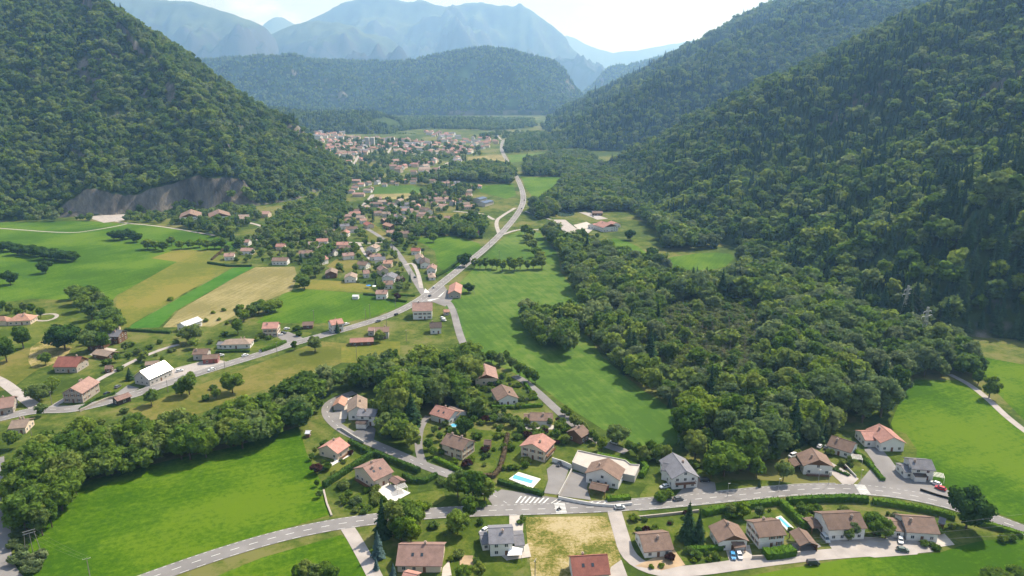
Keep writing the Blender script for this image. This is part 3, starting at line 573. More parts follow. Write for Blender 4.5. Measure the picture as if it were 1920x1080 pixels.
# markings
dashes(R1, c1, 0, 3, 4, .22); dashes(R1, c1, 4.0, 30, .01, .18); dashes(R1, c1, -4.0, 30, .01, .18)
dashes(R2, c2, 0, 3, 3.4, .22); dashes(R2, c2, 3.4, 1.2, 1.4, .16); dashes(R2, c2, -3.4, 3, 2.5, .16)
dashes(R4, c4, 0, 2, 4, .16)
def stripes(parent, c, i, along, n, ln, wd, gap, dz=.215, name='crosswalk_stripe'):
    """pedestrian crossing: bars parallel to the road, spread across it"""
    t_ = c[i + 1] - c[i]; t_ /= np.hypot(*t_); nn = np.array([-t_[1], t_[0]])
    for k in range(n):
        q = c[i] + nn * ((k - (n - 1) / 2) * (wd + gap)); mb = MB()
        a = q - t_ * ln / 2 - nn * wd / 2; b_ = q + t_ * ln / 2 - nn * wd / 2; cc = q + t_ * ln / 2 + nn * wd / 2; d = q - t_ * ln / 2 + nn * wd / 2
        mb.quad(*[(p[0], p[1], dz) for p in (a, b_, cc, d)]); mb.build(name, M['paint'], parent)
def near_i(c, px, py): q = P(px, py)[:2]; return int(np.argmin(np.hypot(*(c - q).T)))
stripes(R2, c2, near_i(c2, 1047, 955), 0, 8, 4.2, .5, .45); stripes(R2, c2, near_i(c2, 1617, 918), 0, 8, 4.2, .5, .45)
def paint_poly(pix, dz=.21, name='road_marking'):
    mb = MB(); mb.face([(*P(*p)[:2], dz) for p in pix]); o = mb.build(name, M['paint'], R2); return o
for k in range(7):
    x = 966 + k * 8.5; paint_poly([(x, 944), (x + 3.2, 944), (x + 13 , 931 + k * .6), (x + 10, 931 + k * .6)])
for x in (1032, 1042): paint_poly([(x, 944.5), (x + 2.5, 944.5), (x + 14, 937), (x + 12, 937)])
for k in range(4): x = 1086 + k * 14; paint_poly([(x, 945.5), (x + 3, 945.5), (x + 13, 941), (x + 10, 941)])
for pix in ([(795, 549), (806, 549), (797, 541)], [(820, 558), (836, 545), (826, 556)], [(800, 563), (812, 561), (826, 559), (806, 565)]):
    mb = MB(); mb.face([(*P(*p)[:2], .20) for p in pix]); mb.build('road_marking', M['paint'], R1)
# kerbs along the near road
def kerb(parent, c, off, i0, i1):
    cc = c[i0:i1]; t_ = np.gradient(cc, axis=0); t_ /= np.linalg.norm(t_, axis=1)[:, None]; n = np.c_[-t_[:, 1], t_[:, 0]]
    mb = MB(); a = cc + n * off; b_ = cc + n * (off + .25)
    for i in range(len(cc) - 1):
        mb.quad((*a[i], .26), (*a[i + 1], .26), (*b_[i + 1], .26), (*b_[i], .26)); mb.quad((*a[i], .05), (*a[i + 1], .05), (*a[i + 1], .26), (*a[i], .26)); mb.quad((*b_[i + 1], .05), (*b_[i], .05), (*b_[i], .26), (*b_[i + 1], .26))
    return mb.build('kerb', M['kerb'], parent)
kerb(R2, c2, 4.0, near_i(c2, 1110, 952), near_i(c2, 1250, 942)); kerb(R2, c2, 4.0, near_i(c2, 1350, 932), near_i(c2, 1590, 917)); kerb(R2, c2, -4.25, near_i(c2, 1190, 950), near_i(c2, 1900, 985))
# ---------------------------------------------------------------- tree shapes
ICO = None
def ico(sub):
    bm = bmesh.new(); bmesh.ops.create_icosphere(bm, subdivisions=sub, radius=1)
    v = np.array([x.co[:] for x in bm.verts]); f = np.array([[q.index for q in p.verts] for p in bm.faces]); bm.free(); return v, f
ICO1, ICO2 = ico(1), ico(2)
def leafquads(pos, nrm, size, r):
    n = len(pos); a = r.normal(size=(n, 3)); u = np.cross(nrm, a); u /= np.linalg.norm(u, axis=1)[:, None] + 1e-9; w_ = np.cross(nrm, u)
    s = size[:, None]; k = r.uniform(.6, 1, (n, 1))
    return np.stack([pos - u * s - w_ * s * k, pos + u * s - w_ * s * k * .6, pos + u * s * .8 + w_ * s * k, pos - u * s * .7 + w_ * s * k], 1)
def to_mesh(name, vs, fs, material, smooth_first=0):
    v = np.concatenate(vs); me = bpy.data.meshes.new(name); me.from_pydata(v.tolist(), [], fs); me.materials.append(material); return me
def crown_mesh(name, seed, material, nb=26, nl=95, leaf=.42, H=12.0, R=4.3, zc=.60, rz=.40, flat=1.0, core=ICO1, rb=(.30, .48)):
    r = np.random.default_rng(seed); vs, fs, k = [], [], 0
    cs = []; 
    for i in range(nb):
        d = r.normal(size=3); d /= np.linalg.norm(d); d[2] = d[2] * .9 + .12
        q = r.uniform(.45, .85) ** .7
        cs.append((np.array([d[0] * R * q, d[1] * R * q, H * zc + d[2] * H * rz * q * flat]), R * r.uniform(*rb)))
    cs.append((np.array([0, 0, H * zc]), R * .55))
    for c, rad in cs:
        v, f = core; jit = 1 + r.normal(0, .10, len(v))[:, None]
        vs.append(c + v * jit * rad * .86 * np.array([1, 1, .85])); fs += (f + k).tolist(); k += len(v)
        d = r.normal(size=(nl, 3)); d[:, 2] += .25; d /= np.linalg.norm(d, axis=1)[:, None]
        pos = c + d * rad * r.uniform(.82, 1.14, (nl, 1)) * np.array([1, 1, .88])
        ok = np.ones(nl, bool)
        for c2, r2 in cs:
            if c2 is not c: ok &= np.linalg.norm(pos - c2, axis=1) > r2 * .75
        pos = pos[ok]; d = d[ok]
        nrm = d + r.normal(0, .55, d.shape); nrm /= np.linalg.norm(nrm, axis=1)[:, None]
        q = leafquads(pos, nrm, leaf * r.uniform(.5, 1.25, len(pos)), r).reshape(-1, 3)
        vs.append(q); fs += (np.arange(len(q)).reshape(-1, 4) + k).tolist(); k += len(q)
    return to_mesh(name, vs, fs, material)
def trunk_mesh(name, H=12.0, r0=.32, zt=.55, seed=0):
    r = random.Random(seed); mb = MB(); mb.tube((0, 0, -.4), (0, 0, H * .3), r0, r0 * .75, 7); mb.tube((0, 0, H * .3), (r.uniform(-.3, .3), r.uniform(-.3, .3), H * zt), r0 * .75, r0 * .35, 6)
    for i in range(5):
        a = i * 1.257 + r.random(); mb.tube((0, 0, H * (.22 + .04 * i)), (math.cos(a) * H * .2, math.sin(a) * H * .2, H * (.46 + .05 * i)), r0 * .4, r0 * .14, 5)
    return mb.mesh(name, M['bark'])
def conifer_mesh(name, seed, material, H=18.0, R=3.3, layers=17, nbr=11, z0=.07, sub=3):
    r = np.random.default_rng(seed); mb = MB()
    n = 9
    for j in range(7):
        za, zb = H * (z0 + (1 - z0) * j / 7), H * (z0 + (1 - z0) * (j + 1) / 7); ra, rb_ = R * .5 * (1 - j / 7), R * .5 * (1 - (j + 1) / 7)
        mb.tube((0, 0, za), (0, 0, zb), ra, max(rb_, .05), n)
    for j in range(layers):
        t_ = j / layers; z = H * (z0 + (1 - z0) * t_); rr = R * (1 - t_) ** .85 * r.uniform(.85, 1.1); nn = max(5, int(nbr * (1 - .5 * t_)))
        for i in range(nn):
            a = 2 * math.pi * (i + r.uniform(-.3, .3)) / nn + j * .7; ln = rr * r.uniform(.75, 1.12); ca, sa = math.cos(a), math.sin(a)
            wdt = max(.28, ln * .30); dr = ln * r.uniform(.22, .42)
            def pt(q, s_, dz=0): x = q * ln; return (ca * x - sa * s_, sa * x + ca * s_, z - dr * q ** 1.4 + dz)
            mb.quad(pt(.05, -.1, .1), pt(.55, -wdt, -.05), pt(1, 0), pt(.5, .02, .16)); mb.quad(pt(.05, .1, .1), pt(.5, .02, .16), pt(1, 0), pt(.55, wdt, -.05))
            for s in range(sub):
                q = r.uniform(.3, .95); s_ = r.uniform(-1, 1) * wdt; sz = wdt * .55
                mb.quad(pt(q, s_ - sz, .0), pt(q + .15, s_, -.25), pt(q + .1, s_ + sz, .0), pt(q - .12, s_, .22))
    mb.tube((0, 0, H * .96), (0, 0, H * 1.03), .12, .02, 4)
    return mb.mesh(name, material)
def dead_mesh(name, seed, H=11.0):
    r = np.random.default_rng(seed); mb = MB(); mb.tube((0, 0, -.3), (0, 0, H), .16, .03, 5)
    for i in range(26):
        z = H * r.uniform(.25, .97); a = r.uniform(0, 6.28); l = (H - z) * .35 + .6; mb.tube((0, 0, z), (math.cos(a) * l, math.sin(a) * l, z + l * .7), .05, .015, 3)
    return mb.mesh(name, M['deadwood'])
BL = [crown_mesh('crown', 100 + i, M['leaf'], nb=24 + 3 * (i % 3), nl=100, leaf=.40, R=[4.3, 4.8, 3.7, 4.5, 3.9, 5.0][i], zc=[.60, .58, .60, .57, .62, .56][i], rz=[.40, .36, .42, .40, .40, .36][i]) for i in range(6)]
BT = [trunk_mesh('trunk', seed=i) for i in range(3)]
TALL = [crown_mesh('crown', 140 + i, M['leaf'], nb=26, nl=90, leaf=.40, H=16, R=3.1, zc=.56, rz=.44) for i in range(2)]
DK = [crown_mesh('crown', 150, M['hedge_d'], nb=30, nl=110, leaf=.42, H=12, R=5.2, zc=.55, rz=.42)]
SV = [crown_mesh('crown', 160 + i, M['silver'], nb=26, nl=90, leaf=.38, H=12, R=4.2) for i in range(2)]
PU = [crown_mesh('crown', 170, M['purple'], nb=20, nl=90, leaf=.4)]
LI = [crown_mesh('crown', 175, M['lime'], nb=22, nl=95, leaf=.4)]
CO = [conifer_mesh('crown', 180 + i, M['needle'], R=[4.0, 4.6, 3.5][i], nbr=13, sub=4) for i in range(3)]
SPR = [conifer_mesh('crown', 190, M['spruce'], R=4.6, H=18, layers=20, nbr=14)]
CT = MB().tube((0, 0, -.4), (0, 0, 16), .28, .06, 6).mesh('trunk', M['bark'])
BUSH = [crown_mesh('bush', 200 + i, M['leaf'], nb=12, nl=70, leaf=.30, H=3.0, R=1.7, zc=.46, rz=.40, rb=(.35, .55)) for i in range(3)]
SCR = [crown_mesh('bush', 206 + i, M['scrub'], nb=12, nl=60, leaf=.34, H=3.0, R=2.0, zc=.42, rz=.36, rb=(.35, .55)) for i in range(3)]
BUSHL = [crown_mesh('bush', 210, M['lime'], nb=12, nl=70, leaf=.30, H=3.0, R=1.7, zc=.46, rz=.40, rb=(.35, .55))]
BUSHP = [crown_mesh('bush', 214, M['purple'], nb=12, nl=70, leaf=.30, H=3.0, R=1.7, zc=.46, rz=.40, rb=(.35, .55))]
BUSHS = [crown_mesh('bush', 215, M['silver'], nb=12, nl=70, leaf=.30, H=3.0, R=1.7, zc=.46, rz=.40, rb=(.35, .55))]
# lighter versions for the wooded slopes
FB = [crown_mesh('crown', 300 + i, M['leaf_far'], nb=15, nl=26, leaf=.75, R=[4.4, 4.9, 4.0, 4.6, 3.6][i], zc=[.58, .56, .6, .55, .58][i], rb=(.34, .52)) for i in range(5)]
FC = [conifer_mesh('crown', 320 + i, M['needle'], R=[4.3, 5.0, 3.8][i], layers=12, nbr=9, sub=2) for i in range(3)]
FD = [dead_mesh('crown', 330 + i) for i in range(2)]
TREES = []     # (x, y) of every tree placed by hand, to keep random ones off them
KIND = {'b': (BL, BT, 12.0, 'broadleaf_tree'), 't': (TALL, BT, 16.0, 'broadleaf_tree'), 'd': (DK, BT, 12.0, 'broadleaf_tree'), 'v': (SV, BT, 12.0, 'willow_tree'), 'p': (PU, BT, 12.0, 'copper_tree'),
        'l': (LI, BT, 12.0, 'broadleaf_tree'), 'c': (CO, [CT], 18.0, 'conifer_tree'), 's': (SPR, [CT], 18.0, 'blue_spruce_tree')}
BUSHK = {'u': BUSH, 'ul': BUSHL, 'up': BUSHP, 'us': BUSHS}
def plant(pos, Hm, kind, label, group=None, wide=1.0):
    rz = random.uniform(0, 6.28)
    if kind in BUSHK:
        o = obj('bush', random.choice(BUSHK[kind]), None, pos, rz); s = Hm / 3.0; o.scale = (s * wide, s * wide, s); tag(o, label, 'bush', group)
    else:
        cr_, tr_, H0, nm = KIND[kind]; s = Hm / H0
        o = thing(nm, label, 'tree', pos, rz, group); o.scale = (s * wide, s * wide, s)
        obj('trunk', random.choice(tr_), o); obj('crown', random.choice(cr_), o)
    TREES.append((pos[0], pos[1], Hm * .3 * wide)); return o
def tree(px, py, Hm, kind, label, group=None, wide=1.0):
    """tree whose crown centre is seen at the pixel"""
    return plant(P(px, py, Hm * .52) - np.array([0, 0, Hm * .52]), Hm, kind, label, group, wide)
# ---------------------------------------------------------------- building kit
WF = MB()
for a in ((-.65, .65, -.06, .05, -.72, -.60), (-.65, .65, -.06, .05, .60, .70), (-.65, -.55, -.06, .05, -.60, .60), (.55, .65, -.06, .05, -.60, .60), (-.04, .04, -.05, .04, -.60, .60)): WF.box(*a)
WF_ME = WF.mesh('window', M['frame']); WP_ME = MB().box(-.55, .55, -.03, .03, -.60, .60).mesh('pane', M['glass'])
SH_ME = MB().box(-.28, .28, -.05, .04, -.66, .66).mesh('shutter', M['shutter'])
DR = MB().box(-.5, .5, -.07, .06, 0, 2.1); DR_ME = DR.mesh('door', M['wood']); GD_ME = MB().box(-1.25, 1.25, -.07, .06, 0, 2.2).mesh('garage_door', M['frame'])
def skylight_me(): return MB().box(-.45, .45, -.6, .6, 0, .12).mesh('skylight', M['glass'])
SK_ME = skylight_me()
CH = MB().box(-.35, .35, -.35, .35, -1.2, 1.1).box(-.45, .45, -.45, .45, 1.1, 1.22).box(-.2, .2, -.2, .2, 1.22, 1.5); CH_ME = CH.mesh('chimney', M['brick'])
HOUSES = []
CAMXY = np.array([0., 0.])
def block(root, A, B, span, wh, rise, rk, wk, hip=False, detail=2, chim=1, sky=0, shut=False, gable=None, names=('wall', 'roof'), ov=.6, balcony=None, garage=False, openf=False, mono=False):
    """one gabled (or hipped) volume; A, B are the ridge ends in world space, z ignored"""
    c = (A + B) / 2; d = B - A; ln = float(np.hypot(d[0], d[1])); ang = math.atan2(d[1], d[0])
    if hip: ln += span * .75
    r0 = np.array(root.location); loc = (c[0] - r0[0], c[1] - r0[1], 0.0)
    L, S = ln / 2, span / 2; a, b_ = L - ov, S - ov; sl = rise / b_; H = wh + rise; e = H - sl * S; th = .22
    # walls
    w_ = MB()
    if openf:   # carport or open barn: posts and a back wall
        for x in (-a, a):
            for y in (-b_, b_): MB().box(x - .12, x + .12, y - .12, y + .12, -.2, wh).build('post', M['wood'], root, loc, ang)
        w_.box(-a, a, -.1 + b_, .1 + b_, -.2, wh * .98)
    elif hip: w_.box(-a, a, -b_, b_, -.4, wh)
    else:
        prof = [(-b_, -.4), (b_, -.4), (b_, wh), (0, H - .02), (-b_, wh)]; k = 0
        w_.v = [(-a, y, z) for y, z in prof] + [(a, y, z) for y, z in prof]
        w_.f = [(4, 3, 2, 1, 0), (5, 6, 7, 8, 9)] + [(i, (i + 1) % 5, 5 + (i + 1) % 5, 5 + i) for i in range(5) if i not in (2, 3)]; w_.mi = [0] * len(w_.f)
        w_.f = [tuple(reversed(f)) if n_ < 0 else f for n_, f in enumerate(w_.f)]
    wall = w_.build(names[0], M['w_' + wk], root, loc, ang)
    # roof
    r_ = MB()
    if hip:
        hx = max(.3, L - S)
        P8 = [(-L, -S, e), (L, -S, e), (L, S, e), (-L, S, e), (-hx, 0, H), (hx, 0, H)]
        for f in ((0, 1, 5, 4), (2, 3, 4, 5), (1, 2, 5), (3, 0, 4)): r_.face([(P8[i][0], P8[i][1], P8[i][2] + th) for i in f])
        r_.box(-L, L, -S, S, e + th - .14, e + th - .003)
    else:
        for s in (-1, 1):
            p = [(-L, 0, H), (L, 0, H), (L, s * S, e), (-L, s * S, e)]; t_ = [(x, y, z + th) for x, y, z in p]
            if s > 0: p, t_ = p[::-1], t_[::-1]
            p, t_ = p[::-1], t_[::-1]
            r_.face(t_); r_.face(p[::-1])
            for i in range(4):
                j = (i + 1) % 4
                if abs(p[i][1]) < 1e-6 and abs(p[j][1]) < 1e-6: continue
                r_.face([p[i], p[j], t_[j], t_[i]])
        r_.box(-L - .03, L + .03, -.16, .16, H + th - .05, H + th + .07)
    roof = r_.build(names[1], M['r_' + rk], root, loc, ang)
    if detail < 1: return roof
    rr = random.Random(int(abs(c[0] * 7 + c[1] * 13)))
    for k in range(chim):
        x = L * rr.uniform(-.55, .55); y = S * rr.choice((-.3, .3)) if rr.random() < .8 else .2
        o = obj('chimney', CH_ME, roof, (x, y, H - sl * abs(y) + .1)); 
    fn = {(0, -1): (0, -1), (0, 1): (0, 1), (1, 0): (1, 0), (-1, 0): (-1, 0)}
    ca, sa = math.cos(ang), math.sin(ang); tocam = CAMXY - c[:2]; tocam = tocam / np.hypot(*tocam)
    def dirdot(nx, ny): return (nx * ca - ny * sa) * tocam[0] + (nx * sa + ny * ca) * tocam[1]
    def att(me, name, x, y, z, rot, par=root):
        o = obj(name, me, par, (loc[0] + x * ca - y * sa, loc[1] + x * sa + y * ca, z), ang + rot); return o
    if sky:
        s = -1 if dirdot(0, -1) > dirdot(0, 1) else 1
        for k in range(sky):
            x = (k - (sky - 1) / 2) * 3.2 - L * .12; y = s * S * .48; o = obj('skylight', SK_ME, roof, (x, y, H - sl * abs(y) + th - .02)); o.rotation_euler = (math.atan(sl) * (-s), 0, 0)
    if openf: return roof
    faces = [(0, -1, a, b_, 0.0), (0, 1, a, b_, math.pi), (1, 0, b_, a, math.pi / 2), (-1, 0, b_, a, -math.pi / 2)]
    faces = sorted(faces, key=lambda q: -dirdot(q[0], q[1]))
    storeys = max(1, int(wh / 2.6))
    doordone = False
    for fi, (nx, ny, half, dist, rot) in enumerate(faces):
        if dirdot(nx, ny) < .12: continue
        n_ = max(1, int(2 * half / (3.0 if detail > 1 else 3.6))); isg = nx != 0
        for st in range(storeys + (1 if isg and rise > 2.6 and not hip else 0)):
            z = 1.55 + st * 2.65
            cnt = n_ if st < storeys else max(1, n_ // 2 - (n_ > 3))
            for k in range(cnt):
                if rr.random() < .12: continue
                off = (k - (cnt - 1) / 2) * (2 * half / (n_ + .2)) 
                if abs(off) > half - .9: continue
                if z + .8 > (wh - .05 if not isg or hip else H - sl * abs(off) - .4): continue
                X, Y_ = (off * (-ny), ny * (dist + .02)) if ny else (nx * (dist + .02), off * nx)
                if st == 0 and not doordone and k == cnt // 2 and detail > 1:
                    att(DR_ME if not garage else GD_ME, 'door' if not garage else 'garage_door', X, Y_, 0, rot); doordone = True; continue
                o = att(WF_ME, 'window', X, Y_, z, rot); obj('pane', WP_ME, o)
                if shut and detail > 1:
                    for q in (-1, 1): obj('shutter', SH_ME, o, (q * .95, 0, 0))
        if isg and gable and fi < 2 and not hip:
            g = MB(); zc = wh + rise * .12; yb = (H - zc) / sl - .02
            g.face([(nx * (a + .04), -yb * nx, zc), (nx * (a + .04), yb * nx, zc), (nx * (a + .04), 0, H - .05)]); g.face([(nx * (a + .10), -yb * nx, zc), (nx * (a + .10), yb * nx, zc), (nx * (a + .10), 0, H - .05)])
            g.build('gable_cladding', M['w_' + gable], root, loc, ang)
        if balcony and fi == balcony - 1:
            bw = half * .8; zb = 2.7 if storeys > 1 else .3; ob = MB()
            ob.box(-bw, bw, -1.4, 0, zb - .15, zb); 
            for q in range(int(bw * 2 / .45) + 1): x = -bw + q * .45; ob.box(x - .05, x + .05, -1.38, -1.32, zb, zb + .95)
            ob.box(-bw, bw, -1.42, -1.28, zb + .95, zb + 1.03)
            for q in (-1, 1): ob.box(q * bw - .06, q * bw + .06, -1.4, 0, zb + .9, zb + 1.03)
            X, Y_ = (0, ny * (dist + .01)) if ny else (nx * (dist + .01), 0)
            o = att(ob.mesh('balcony', M['wood']), 'balcony', X, Y_, 0, rot)
    return roof
ROOFN = dict(brn='brown tiled', sal='salmon tiled', pnk='pinkish-brown tiled', gry='grey', red='red tiled', drk='dark brown', tan='pale brown', met='shining metal', lgt='light grey sheet', sol='solar-panelled', org='orange tiled')
WALLN = dict(wht='white', crm='cream', gry='grey', stn='stone', wod='dark timber', red='red', pnk='pale pink', drk='black')
def house(r1, r2, span, wh, rise, rk, wk, label, name='house', cat='house', group=None, annex=(), **kw):
    """r1, r2: pixels of the two ridge ends in the photograph"""
    H = wh + rise; A, B = P(*r1, H), P(*r2, H); c = (A + B) / 2
    root = thing(name, label, cat, (c[0], c[1], c[2] - H), 0, group)
    block(root, A, B, span, wh, rise, rk, wk, **kw)
    HOUSES.append((c[0], c[1], max(np.hypot(*(B - A)[:2]), span) / 2))
    for q in annex:
        (p1, p2, sp, w2, ri2, k1, k2), k3 = q[:7], (q[7] if len(q) > 7 else {})
        A2, B2 = P(*p1, w2 + ri2), P(*p2, w2 + ri2); kk = dict(detail=1, chim=0, names=('annex_wall', 'annex_roof'), ov=.35); kk.update(k3)
        block(root, A2, B2, sp, w2, ri2, k1, k2, **kk); HOUSES.append((*((A2 + B2) / 2)[:2], max(np.hypot(*(B2 - A2)[:2]), sp) / 2))
    return root
h = house
CP_ = dict(openf=True, detail=1, names=('carport_wall', 'carport_roof'), ov=.25)
# --- hamlet and near row
h((613, 836), (637, 820), 11.5, 3.6, 2.6, 'sal', 'crm', 'cream house with salmon roof and white terrace beside the lower-left meadow', sky=0, balcony=2)
h((680, 877), (718, 860), 15, 4.6, 3.2, 'pnk', 'crm', 'large cream house with two skylights and white terrace inside the L-shaped hedge', sky=2, balcony=2, chim=2, annex=[((737, 893), (752, 902), 5, 2.5, .9, 'pnk', 'crm', CP_)])
h((672, 767), (708, 768), 9, 5.4, 1.6, 'gry', 'wht', 'white two-storey house with plain grey roof in the bend of the hamlet street', annex=[((668, 789), (689, 790), 4.5, 2.7, .5, 'drk', 'wht', dict(garage=True, detail=2))])
h((670, 740), (669, 763), 10, 4.6, 2.6, 'tan', 'wht', 'long pale-brown roofed house directly behind the white grey-roofed house', gable=None)
h((641, 742), (634, 756), 6.5, 2.7, 1.6, 'org', 'gry', 'small orange-roofed garage at the top of the hamlet street', name='garage', cat='garage', chim=0)
h((573, 808), (582, 808), 3.6, 2.1, .7, 'lgt', 'wod', 'small garden shed with light metal roof at the edge of the lower-left meadow', name='garden_shed', cat='shed', chim=0, detail=1, ov=.25)
h((817, 760), (854, 771), 11, 3.6, 2.4, 'sal', 'wht', 'white house with bright salmon roof and two skylights above the narrow lane', sky=2, annex=[((843, 762), (866, 772), 7, 3, 1.2, 'tan', 'wht')])
h((838, 813), (880, 826), 10.5, 5.2, 2.6, 'brn', 'crm', 'two-storey cream house with brown roof left of the brown hedge', shut=True, chim=2)
h((908, 825), (921, 826), 4.6, 2.6, 1.2, 'brn', 'wod', 'small brown timber shed in the orchard of the hamlet', name='garden_shed', cat='shed', chim=0, detail=1, ov=.3)
h((908, 682), (912, 703), 13.5, 3.8, 2.6, 'pnk', 'crm', 'wide-gabled house with pinkish roof at the top of the hamlet by the valley meadow', gable='wod', shut=False)
h((940, 721), (953, 741), 12, 3.6, 2.4, 'brn', 'wht', 'white gabled house with brown roof just below the wide-gabled house', gable=None)
h((993, 774), (1037, 775), 9.5, 3.0, 1.9, 'brn', 'wht', 'low long brown-roofed bungalow beside the lane along the meadow', annex=[((982, 778), (993, 778), 8, 2.6, 1.2, 'brn', 'wht')])
h((1093, 797), (1076, 807), 9, 4.0, 2.2, 'brn', 'wod', 'dark timber chalet with brown roof next to the meadow lane', shut=False)
h((998, 833), (1018, 813), 13, 5.4, 2.4, 'sal', 'crm', 'cream house with bright salmon roof above the swimming pool', balcony=2, shut=True)
h((1129, 880), (1141, 859), 15, 4.6, 3.4, 'brn', 'wht', 'white house with big brown gabled roof in front of the beige roof terrace', annex=[((1108, 905), (1139, 912), 6, 2.6, 1.0, 'brn', 'red', CP_)])
h((1261, 849), (1287, 884), 12, 5.2, 3.0, 'gry', 'wht', 'white two-storey house with grey-brown roof left of the big trees', balcony=1, annex=[((1243, 868), (1262, 872), 7, 4.6, 1.6, 'gry', 'wht')])
h((1198, 1003), (1254, 998), 12, 3.0, 2.8, 'brn', 'wht', 'low brown-roofed house on the corner of the pale lane left of the tall spruce', shut=False)
h((1069, 1044), (1139, 1040), 11, 4.0, 3.4, 'red', 'wht', 'red-tiled house with two skylights at the bottom edge below the dry lot', sky=2)
h((747, 1021), (833, 1022), 13.5, 3.0, 3.4, 'pnk', 'crm', 'long pinkish-brown roofed house with two skylights beside the blue spruce', sky=2)
h((915, 991), (962, 989), 11.5, 5.4, 2.4, 'gry', 'wht', 'white modern house with grey roof and white sun sail beside the dry lot', annex=[((963, 1004), (982, 1003), 9, 2.9, 1.2, 'gry', 'wht'), ((900, 1005), (916, 1003), 8, 2.7, 1.0, 'gry', 'wht')])
h((1522, 840), (1537, 863), 13, 4.4, 3.0, 'brn', 'wht', 'white chalet with brown gable cladding behind the road crossing', gable='wod', balcony=1, annex=[((1488, 858), (1500, 872), 5, 2.6, .8, 'brn', 'wod', CP_)])
h((1559, 817), (1605, 831), 11.5, 3.4, 2.6, 'brn', 'wht', 'white house with brown single-sided roof and pergola behind the chalet', sky=0)
h((1648, 795), (1677, 821), 12, 4.6, 2.6, 'sal', 'wht', 'white L-shaped house with pink roof at the edge of the big right meadow', annex=[((1613, 809), (1652, 809), 10.5, 3.4, 2.0, 'sal', 'wht', dict(garage=True, detail=2, chim=0))])
h((1702, 860), (1747, 863), 10.5, 5.2, 2.0, 'gry', 'wht', 'white modern house with grey roof and dark porch by the right meadow', annex=[((1688, 873), (1706, 873), 8, 3.0, 1.0, 'gry', 'wht'), ((1712, 888), (1736, 889), 4, 2.6, .4, 'drk', 'wht', dict(detail=0))])
h((1357, 974), (1377, 1005), 11.5, 3.8, 2.4, 'brn', 'wht', 'brown-roofed white house with dark gable right of the tall spruce', gable='wod', annex=[((1371, 1017), (1393, 1014), 5, 2.5, .8, 'brn', 'wod', CP_)])
h((1411, 980), (1462, 975), 11, 5.2, 2.4, 'brn', 'wht', 'white two-storey house with brown roof behind the bright clipped hedge block', shut=True)
h((1497, 990), (1518, 1017), 6.8, 2.5, 1.5, 'brn', 'wod', 'open timber carport with brown gabled roof between two white houses', name='carport', cat='carport', **CP_, chim=0)
h((1540, 964), (1612, 961), 12, 5.0, 2.6, 'brn', 'wht', 'wide two-storey white house with brown roof and attached carport under the long hedge', annex=[((1513, 978), (1533, 976), 7, 2.6, .7, 'brn', 'wod', CP_)])
h((1689, 967), (1752, 971), 12, 3.8, 2.8, 'brn', 'wht', 'brown-roofed white house farthest right in the bottom row', annex=[((1667, 977), (1690, 979), 9, 3.0, 1.2, 'brn', 'wht')])
h((1761, 970), (1774, 974), 4.6, 2.3, 1.0, 'gry', 'wod', 'small grey-roofed garden shed under the big dark tree', name='garden_shed', cat='shed', chim=0, detail=1, ov=.3)
h((785, 731), (800, 729), 8, 3.0, 2.2, 'sal', 'crm', 'small salmon roof showing between the trees above the hamlet', detail=1)
# --- left roadside
h((132, 728), (167, 706), 11.5, 5.6, 3.0, 'pnk', 'stn', 'old stone farmhouse with pinkish roof beside the main road', shut=True, chim=2)
h((-32, 752), (28, 743), 14, 3.8, 3.0, 'pnk', 'stn', 'long stone barn with reddish roof at the left edge', name='barn', cat='barn')
h((22, 789), (56, 786), 11, 3.4, 1.8, 'tan', 'crm', 'pale brown roofed house below the road at the left edge', chim=2)
h((109, 669), (154, 669), 13, 4.0, 3.8, 'red', 'stn', 'old barn with dark red-brown roof above the lane on the left', name='barn', cat='barn', gable='wod')
h((199, 619), (230, 619), 12, 5.2, 2.6, 'gry', 'wod', 'timber farmhouse with large grey roof below the tree belt', annex=[((173, 641), (199, 628), 9, 4.0, 2.0, 'gry', 'wod')], balcony=1)
h((181, 655), (212, 660), 9, 2.6, 1.5, 'tan', 'wod', 'low open barn in the yard of the grey-roofed farmhouse', name='barn', cat='barn', detail=1, chim=0)
h((211, 608), (223, 608), 6, 3.0, 1.5, 'red', 'crm', 'small red-roofed outbuilding behind the grey-roofed farmhouse', name='outbuilding', cat='outbuilding', detail=1)
h((30, 589), (50, 588), 12, 3.4, 3.4, 'org', 'crm', 'orange-roofed villa with hipped roof and oval drive at the left edge', hip=True, chim=2, annex=[((-6, 593), (10, 593), 7, 3.6, 2.4, 'org', 'crm', dict(hip=True))])
h((197, 686), (211, 685), 5, 2.4, 1.3, 'brn', 'wod', 'small dark shed beside the narrow lane on the left', name='shed', cat='shed', detail=1, chim=0, ov=.3)
h((262, 696), (308, 676), 12, 4.6, 4.0, 'met', 'gry', 'grey building with dazzling metal roof beside the main road', name='workshop', cat='building', chim=0, annex=[((272, 679), (298, 676), 7, 3.2, 1.0, 'tan', 'gry')])
h((213, 746), (241, 736), 6, 3.0, 1.2, 'pnk', 'drk', 'dark roadside shed with reddish roof', name='shed', cat='shed', detail=1, chim=0)
h((363, 655), (392, 654), 9, 4.0, 1.8, 'brn', 'gry', 'brown-roofed building behind the red shop by the road')
h((380, 666), (411, 664), 8, 3.2, 1.4, 'brn', 'red', 'red-walled roadside building with brown roof', name='workshop', cat='building', chim=0)
h((428, 636), (462, 635), 10, 3.2, 2.0, 'tan', 'wht', 'long low white house behind the car park by the main road', hip=True, chim=2, annex=[((409, 641), (424, 641), 7, 2.6, 1.0, 'gry', 'wht')])
h((493, 605), (523, 604), 11, 6.2, 2.6, 'sal', 'crm', 'tall cream house with salmon roof near the middle of the left road', shut=True)
